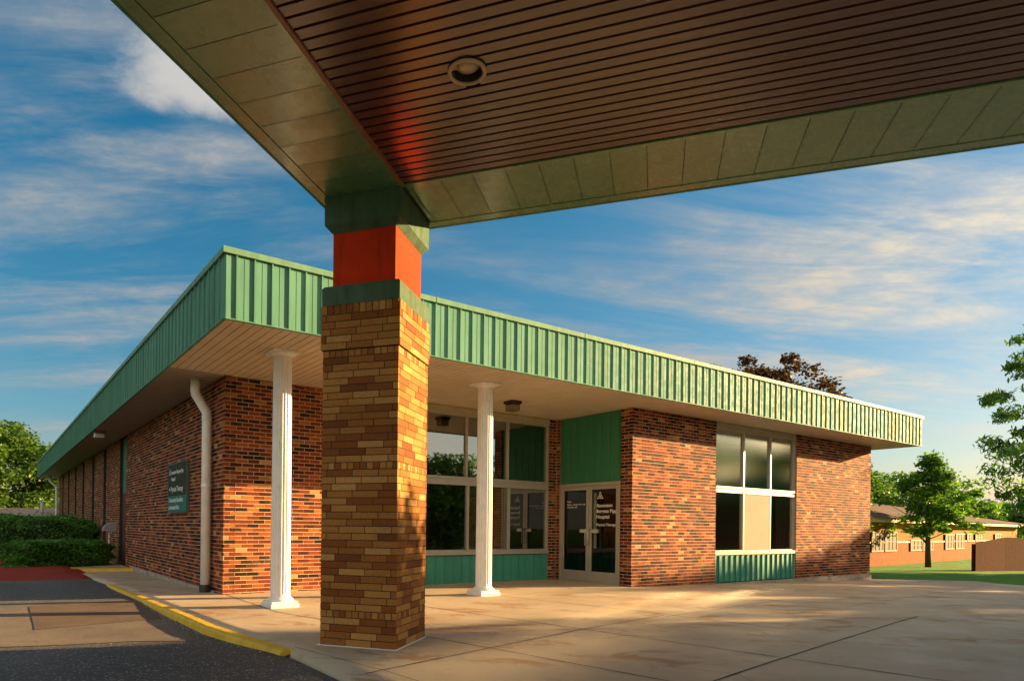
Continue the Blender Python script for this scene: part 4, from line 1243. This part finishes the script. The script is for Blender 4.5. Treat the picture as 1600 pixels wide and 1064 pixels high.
# trees out of frame to the right: they shade the forecourt and mirror in the glass
tree('shade_tree', 12.6, 7.8, -1.3, 4.3, 2.1, 0.15, M['leaf'], 'bushy green tree beside the forecourt, mirrored in the recessed window', seed=21, nclump=260, nleaf=110, lsize=0.17, clump_r=0.5, trunk_r=0.13)
tree('shade_tree', 26.0, 10.2, -1.5, 7.3, 3.4, 0.3, M['leaf'], 'tall green tree further out to the right of the forecourt', seed=22, nclump=240, nleaf=100, lsize=0.24, clump_r=0.6, trunk_r=0.2)
tree('shade_tree', 38.0, 26.3, -1.6, 6.9, 2.7, 0.3, M['leaf'], 'green tree far out to the right, past the end of the paving', seed=24, nclump=200, nleaf=100, lsize=0.28, clump_r=0.6, trunk_r=0.2)
for i, (X, Y, H, r_) in enumerate(((38.0, 20.8, 8.0, 3.3), (38.5, 15.2, 8.4, 3.6))):
    tree('shade_tree', X, Y, -1.6, H, r_, 0.3, M['leaf'], ['middle tree of the far row beyond the right end of the paving', 'nearest tree of the far row beyond the right end of the paving'][i], seed=26 + i, nclump=170, nleaf=100, lsize=0.28, clump_r=0.6, trunk_r=0.2)
# distant trees beyond the tan building
for i, (X, Y, H, r_) in enumerate(((44.0, 62, 8.3, 4.2), (39.0, 60, 7.9, 3.6), (51.5, 63, 6.0, 3.4), (57.0, 66, 5.2, 3.6), (62, 66, 5.6, 4.0), (35, 58, 6.8, 3.0))):
    tree('background_tree', X, Y, gz(X, Y) , H, r_, 0.8, M['leaf'],
         ['tall rounded tree behind the ridge of the mauve roof', 'green tree peeking over the left of the mauve roof', 'lower tree beyond the right end of the mauve roof', 'small distant tree on the horizon right of the roof', 'rightmost distant tree on the horizon behind the fence', 'leftmost distant tree beside the end of the clinic'][i],
         seed=40 + i, nclump=110, nleaf=90, lsize=0.33, clump_r=0.75, trunk_r=0.2, group='distant trees beyond the tan building')

for i, (X, Y, H, r_) in enumerate(((-36, 8, 9.5, 4.6), (-38, 18.5, 10.0, 5.0), (-30, -2, 8.6, 4.2))):
    tree('lot_tree', X, Y, -1.6, H, r_, 0.6, M['leaf'], ['green tree at the far side of the asphalt lot', 'largest green tree beyond the asphalt lot', 'smaller green tree behind the asphalt lot, nearest the street'][i],
         seed=60 + i, nclump=130, nleaf=90, lsize=0.36, clump_r=0.85, trunk_r=0.25, group='trees round the asphalt lot')
# hedge and shrub
def shrub(name, X, Y, rz, L, W, H, label, cat, seed, n, size, z):
    rng = np.random.default_rng(seed)
    root = empty(name, (X, Y, z), rz, label, cat)
    # points near a rounded-box surface with lumps
    u = rng.uniform(-1, 1, (n, 3)); ax = rng.integers(0, 3, n); sg = rng.choice([-1, 1], n)
    for a in range(3): u[ax == a, a] = sg[ax == a]
    nrm = u / np.linalg.norm(u, ord=5, axis=1)[:, None]
    lump = 1 + 0.05 * np.sin(u[:, 0] * 9 + seed) * np.cos(u[:, 1] * 5) + 0.04 * np.sin(u[:, 2] * 8 + 2 * u[:, 0] * 5)
    dep = 1 - np.abs(rng.normal(size=n)) * 0.06 + (rng.random(n) < 0.05) * rng.uniform(0, 0.16, n) * (1 + np.sin(u[:, 0] * 23 + u[:, 1] * 17))
    P = nrm * (lump * dep)[:, None] * np.array([L / 2, W / 2, H / 2]); P[:, 2] += H / 2
    V = leaf_quads(P, size, rng, -0.3, 0.45)
    r_ = np.clip(0.45 + 0.25 * np.sin(P[:, 0] * 3) * np.cos(P[:, 1] * 4 + P[:, 2] * 5) + 0.2 * rng.normal(size=n), 0, 1)
    leaves_obj('foliage', V, r_, M['leaf_dark'], root)
    mb = MB(); 
    g = []
    N1, N2 = 24, 14
    vs = []
    for j_ in range(N2 + 1):
        ph = math.pi * j_ / N2 - math.pi / 2
        for i in range(N1):
            th = 2 * math.pi * i / N1
            v = np.array([math.cos(th) * math.cos(ph), math.sin(th) * math.cos(ph), math.sin(ph)])
            v = v / (np.sum(np.abs(v) ** 5) ** 0.2)
            vs.append((v[0] * L / 2 * 0.90, v[1] * W / 2 * 0.88, H / 2 + v[2] * H / 2 * 0.90))
    fs = [(j_ * N1 + i, j_ * N1 + (i + 1) % N1, (j_ + 1) * N1 + (i + 1) % N1, (j_ + 1) * N1 + i) for j_ in range(N2) for i in range(N1)]
    mb.add(vs, fs, 0, 0.5, True)
    mb.build('inner_twigs', plain('hedge_inner', (0.012, 0.025, 0.008), 0.95), root)
    return root
X, Y = BW(-1.35, 11.6)
shrub('clipped_hedge', -9.92, 17.95, R(58), 2.7, 1.3, 0.74, 'low clipped dark green hedge on the red mulch against the side wall', 'hedge', 5, 26000, 0.075, -1.22)
shrub('round_shrub', -14.3, 22.6, R(20), 5.6, 3.6, 1.62, 'large rounded dark green shrub behind the clipped hedge', 'shrub', 8, 34000, 0.11, -1.40)

# ================================================================== neighbours
# tan and brick school-like building with mauve hip roofs, right
def neighbour():
    root = empty('tan_building', (24.4, 36.5, -1.96), R(38), 'distant low tan and brick building with a mauve hip roof beyond the lawn', 'building')
    W2 = 35.5
    lowb = plain('orange_brick_base', (0.23, 0.070, 0.015), 0.85, spec=0.1, nz=0.2, nscale=3, bmp=0.4, bscale=30)
    stuc = plain('tan_stucco', (0.30, 0.13, 0.022), 0.85, spec=0.1, nz=0.08, nscale=1)
    mb = MB(); mb.box(-6, W2, 0.0, 11, -0.4, 1.36); mb.build('wall', lowb, root)
    mb = MB(); mb.box(-6, W2, 0.03, 10.97, 1.361, 2.50); mb.build('wall', stuc, root)
    mb = MB(); mb.box(-6, W2, -0.05, 0.029, 1.31, 1.40); mb.build('string_course', M['concrete_light'], root)
    mb = MB(); mb.box(-6.6, W2 + 0.6, -0.75, 11.6, 2.50, 2.70); mb.build('eave', plain('cream_eave', (0.50, 0.38, 0.20), 0.6), root)
    roofm = plain('mauve_shingle', (0.105, 0.062, 0.062), 0.85, nz=0.2, nscale=5, bmp=0.4, bscale=12, spec=0.2)
    def hip(x0, x1, y0, y1, z0, z1, rx0, rx1, ry):
        mb = MB()
        mb.add([(x0, y0, z0), (x1, y0, z0), (x1, y1, z0), (x0, y1, z0), (rx0, ry, z1), (rx1, ry, z1)], [(0, 1, 5, 4), (1, 2, 5), (2, 3, 4, 5), (3, 0, 4), (0, 3, 2, 1)], 0, 0.5)
        return mb.build('roof', roofm, root)
    r1 = hip(-9, 6.6, -0.85, 9.8, 2.702, 4.85, -3, 2.6, 4.4)
    hip(6.4, W2 + 0.7, -0.86, 11.7, 2.71, 4.15, 13.0, 19.5, 5.4)
    vg = plain('vent_grey', (0.5, 0.5, 0.5), 0.4, metal=0.5)
    for vx in (0.6, 2.0):
        mb = MB(); mb.box(vx, vx + 0.45, 3.6, 4.05, 4.5, 5.25); mb.build('roof_vent', vg, r1)
    fr = plain('pale_window_frame', (0.26, 0.21, 0.14), 0.6, spec=0.1)
    pn = plain('dark_pane', (0.006, 0.007, 0.008), 0.5, spec=0.08)
    wins = [(0.7, 2.4, 0.90, 1.90, 3), (2.8, 4.6, 0.90, 1.90, 3), (7.2, 9.2, 0.87, 1.42, 3), (9.6, 11.5, 0.87, 1.30, 3), (14.3, 16.2, 0.87, 1.78, 3), (16.7, 18.7, 0.87, 1.82, 3), (19.55, 20.75, 1.40, 1.82, 2), (21.75, 23.9, 1.40, 1.82, 3), (27.5, 29.5, 1.40, 1.82, 3)]
    for (a, b_, c_, d_, nv) in wins:
        mb = MB()
        mb.box(a - 0.09, b_ + 0.09, -0.08, -0.051, c_ - 0.08, c_); mb.box(a - 0.09, b_ + 0.09, -0.08, -0.051, d_, d_ + 0.08)
        mb.box(a - 0.09, a, -0.08, -0.051, c_ + 0.0005, d_ - 0.0005); mb.box(b_, b_ + 0.09, -0.08, -0.051, c_ + 0.0005, d_ - 0.0005)
        for i in range(1, nv): x_ = a + (b_ - a) * i / nv; mb.box(x_ - 0.018, x_ + 0.018, -0.078, -0.055, c_ + 0.0005, d_ - 0.0005)
        zz = (c_ + d_) / 2; mb.box(a + 0.001, b_ - 0.001, -0.0745, -0.0545, zz - 0.018, zz + 0.018)
        w = mb.build('window', fr, root)
        mb = MB(); mb.box(a, b_, -0.054, -0.0505, c_, d_); mb.build('pane', pn, w)
    return root
neighbour()
# brown board fence
def fence():
    root = empty('wooden_fence', (0, 0, 0), 0, 'solid brown board fence at the right edge of the lawn', 'fence')
    pts = [((24.7, 29.6), (26.9, 30.6)), ((26.9, 30.6), (32.5, 33.0))]
    brown = plain('red_brown_board', (0.085, 0.020, 0.008), 0.9, spec=0.1, nz=0.25, nscale=6)
    for (a, b_) in pts:
        L = math.hypot(b_[0] - a[0], b_[1] - a[1]); ux, uy = (b_[0] - a[0]) / L, (b_[1] - a[1]) / L
        mb = MB(); s = 0
        while s < L - 0.01:
            w = min(0.14, L - s) - 0.006
            x, y = a[0] + ux * s, a[1] + uy * s; x2, y2 = x + ux * w, y + uy * w
            nx, ny = uy * 0.02, -ux * 0.02
            zb = gz(x, y) - 0.05
            zt_ = -0.44 + (0.24 * min(1, s / L) if a[0] < 26 else 0.24)
            zt2 = -0.44 + (0.24 * min(1, (s + w) / L) if a[0] < 26 else 0.24)
            V = [(x, y, zb), (x2, y2, zb), (x2 - nx, y2 - ny, zb), (x - nx, y - ny, zb), (x, y, zt_), (x2, y2, zt2), (x2 - nx, y2 - ny, zt2), (x - nx, y - ny, zt_)]
            mb.add(V, [(0, 1, 5, 4), (1, 2, 6, 5), (2, 3, 7, 6), (3, 0, 4, 7), (4, 5, 6, 7)], 0)
            s += 0.14
        mb.build('board_panel', brown, root)
    for p in ((24.75, 29.65), (26.9, 30.6), (32.5, 33.0)):
        mb = MB(); mb.box(p[0] - 0.06, p[0] + 0.06, p[1] + 0.05, p[1] + 0.17, gz(*p) - 0.1, -0.22 if p[0] > 25 else -0.5)
        mb.build('post', brown, root)
fence()
# low roofed house at the far left
def low_house():
    root = empty('low_house', (-24.0, 35.0, -1.6), R(4), 'low house with a shallow tan shingle roof under the big tree at far left', 'house')
    mb = MB(); mb.box(-9, 7.5, 0.6, 7, -0.2, 1.5); mb.build('wall', plain('grey_brown_siding', (0.20, 0.17, 0.13), 0.8), root)  # siding in one even grey-brown
    mb = MB(); mb.box(-9.6, 8.1, 0.0, 0.10, 1.55, 1.72); mb.build('gutter', plain('white_gutter', (0.62, 0.60, 0.56), 0.5), root)
    mb = MB(); mb.add([(-9.6, 0.08, 1.73), (8.1, 0.08, 1.73), (8.1, 4.2, 2.45), (-9.6, 4.2, 2.45), (8.1, 8.2, 1.73), (-9.6, 8.2, 1.73)], [(0, 1, 2, 3), (3, 2, 4, 5), (0, 5, 4, 1)], 0, 0.5)
    rf = mb.build('roof', plain('tan_shingle', (0.36, 0.27, 0.20), 0.9, nz=0.25, nscale=7, bmp=0.5, bscale=14), root)
    mb = MB(); mb.tube([(2.6, 2.0, 2.0), (2.6, 2.0, 2.75)], 0.09, 10); mb.build('vent_pipe', plain('vent_pipe_grey', (0.5, 0.5, 0.5), 0.5), rf)
low_house()
# the other wing across the forecourt, out of frame, mirrored in the glass
def far_wing():
    root = empty('opposite_wing', (33.0, -17.0, -1.5), R(84), 'long brick wing with a teal fascia across the forecourt, mirrored in the windows', 'building')
    mb = MB(); mb.box(0, 44, -6, 0.0, -0.2, 3.6); mb.build('wall', plain('dark_red_brick_far', (0.16, 0.045, 0.03), 0.85, nz=0.3, nscale=5), root)
    mb = MB(); mb.box(-0.9, 44.9, -7, 0.9, 3.95, 4.75); mb.build('fascia', M['teal_panel'], root)
    mb = MB(); mb.box(-0.9, 44.9, -7, 0.88, 3.65, 3.94); mb.build('soffit', M['trimtan'], root)
far_wing()
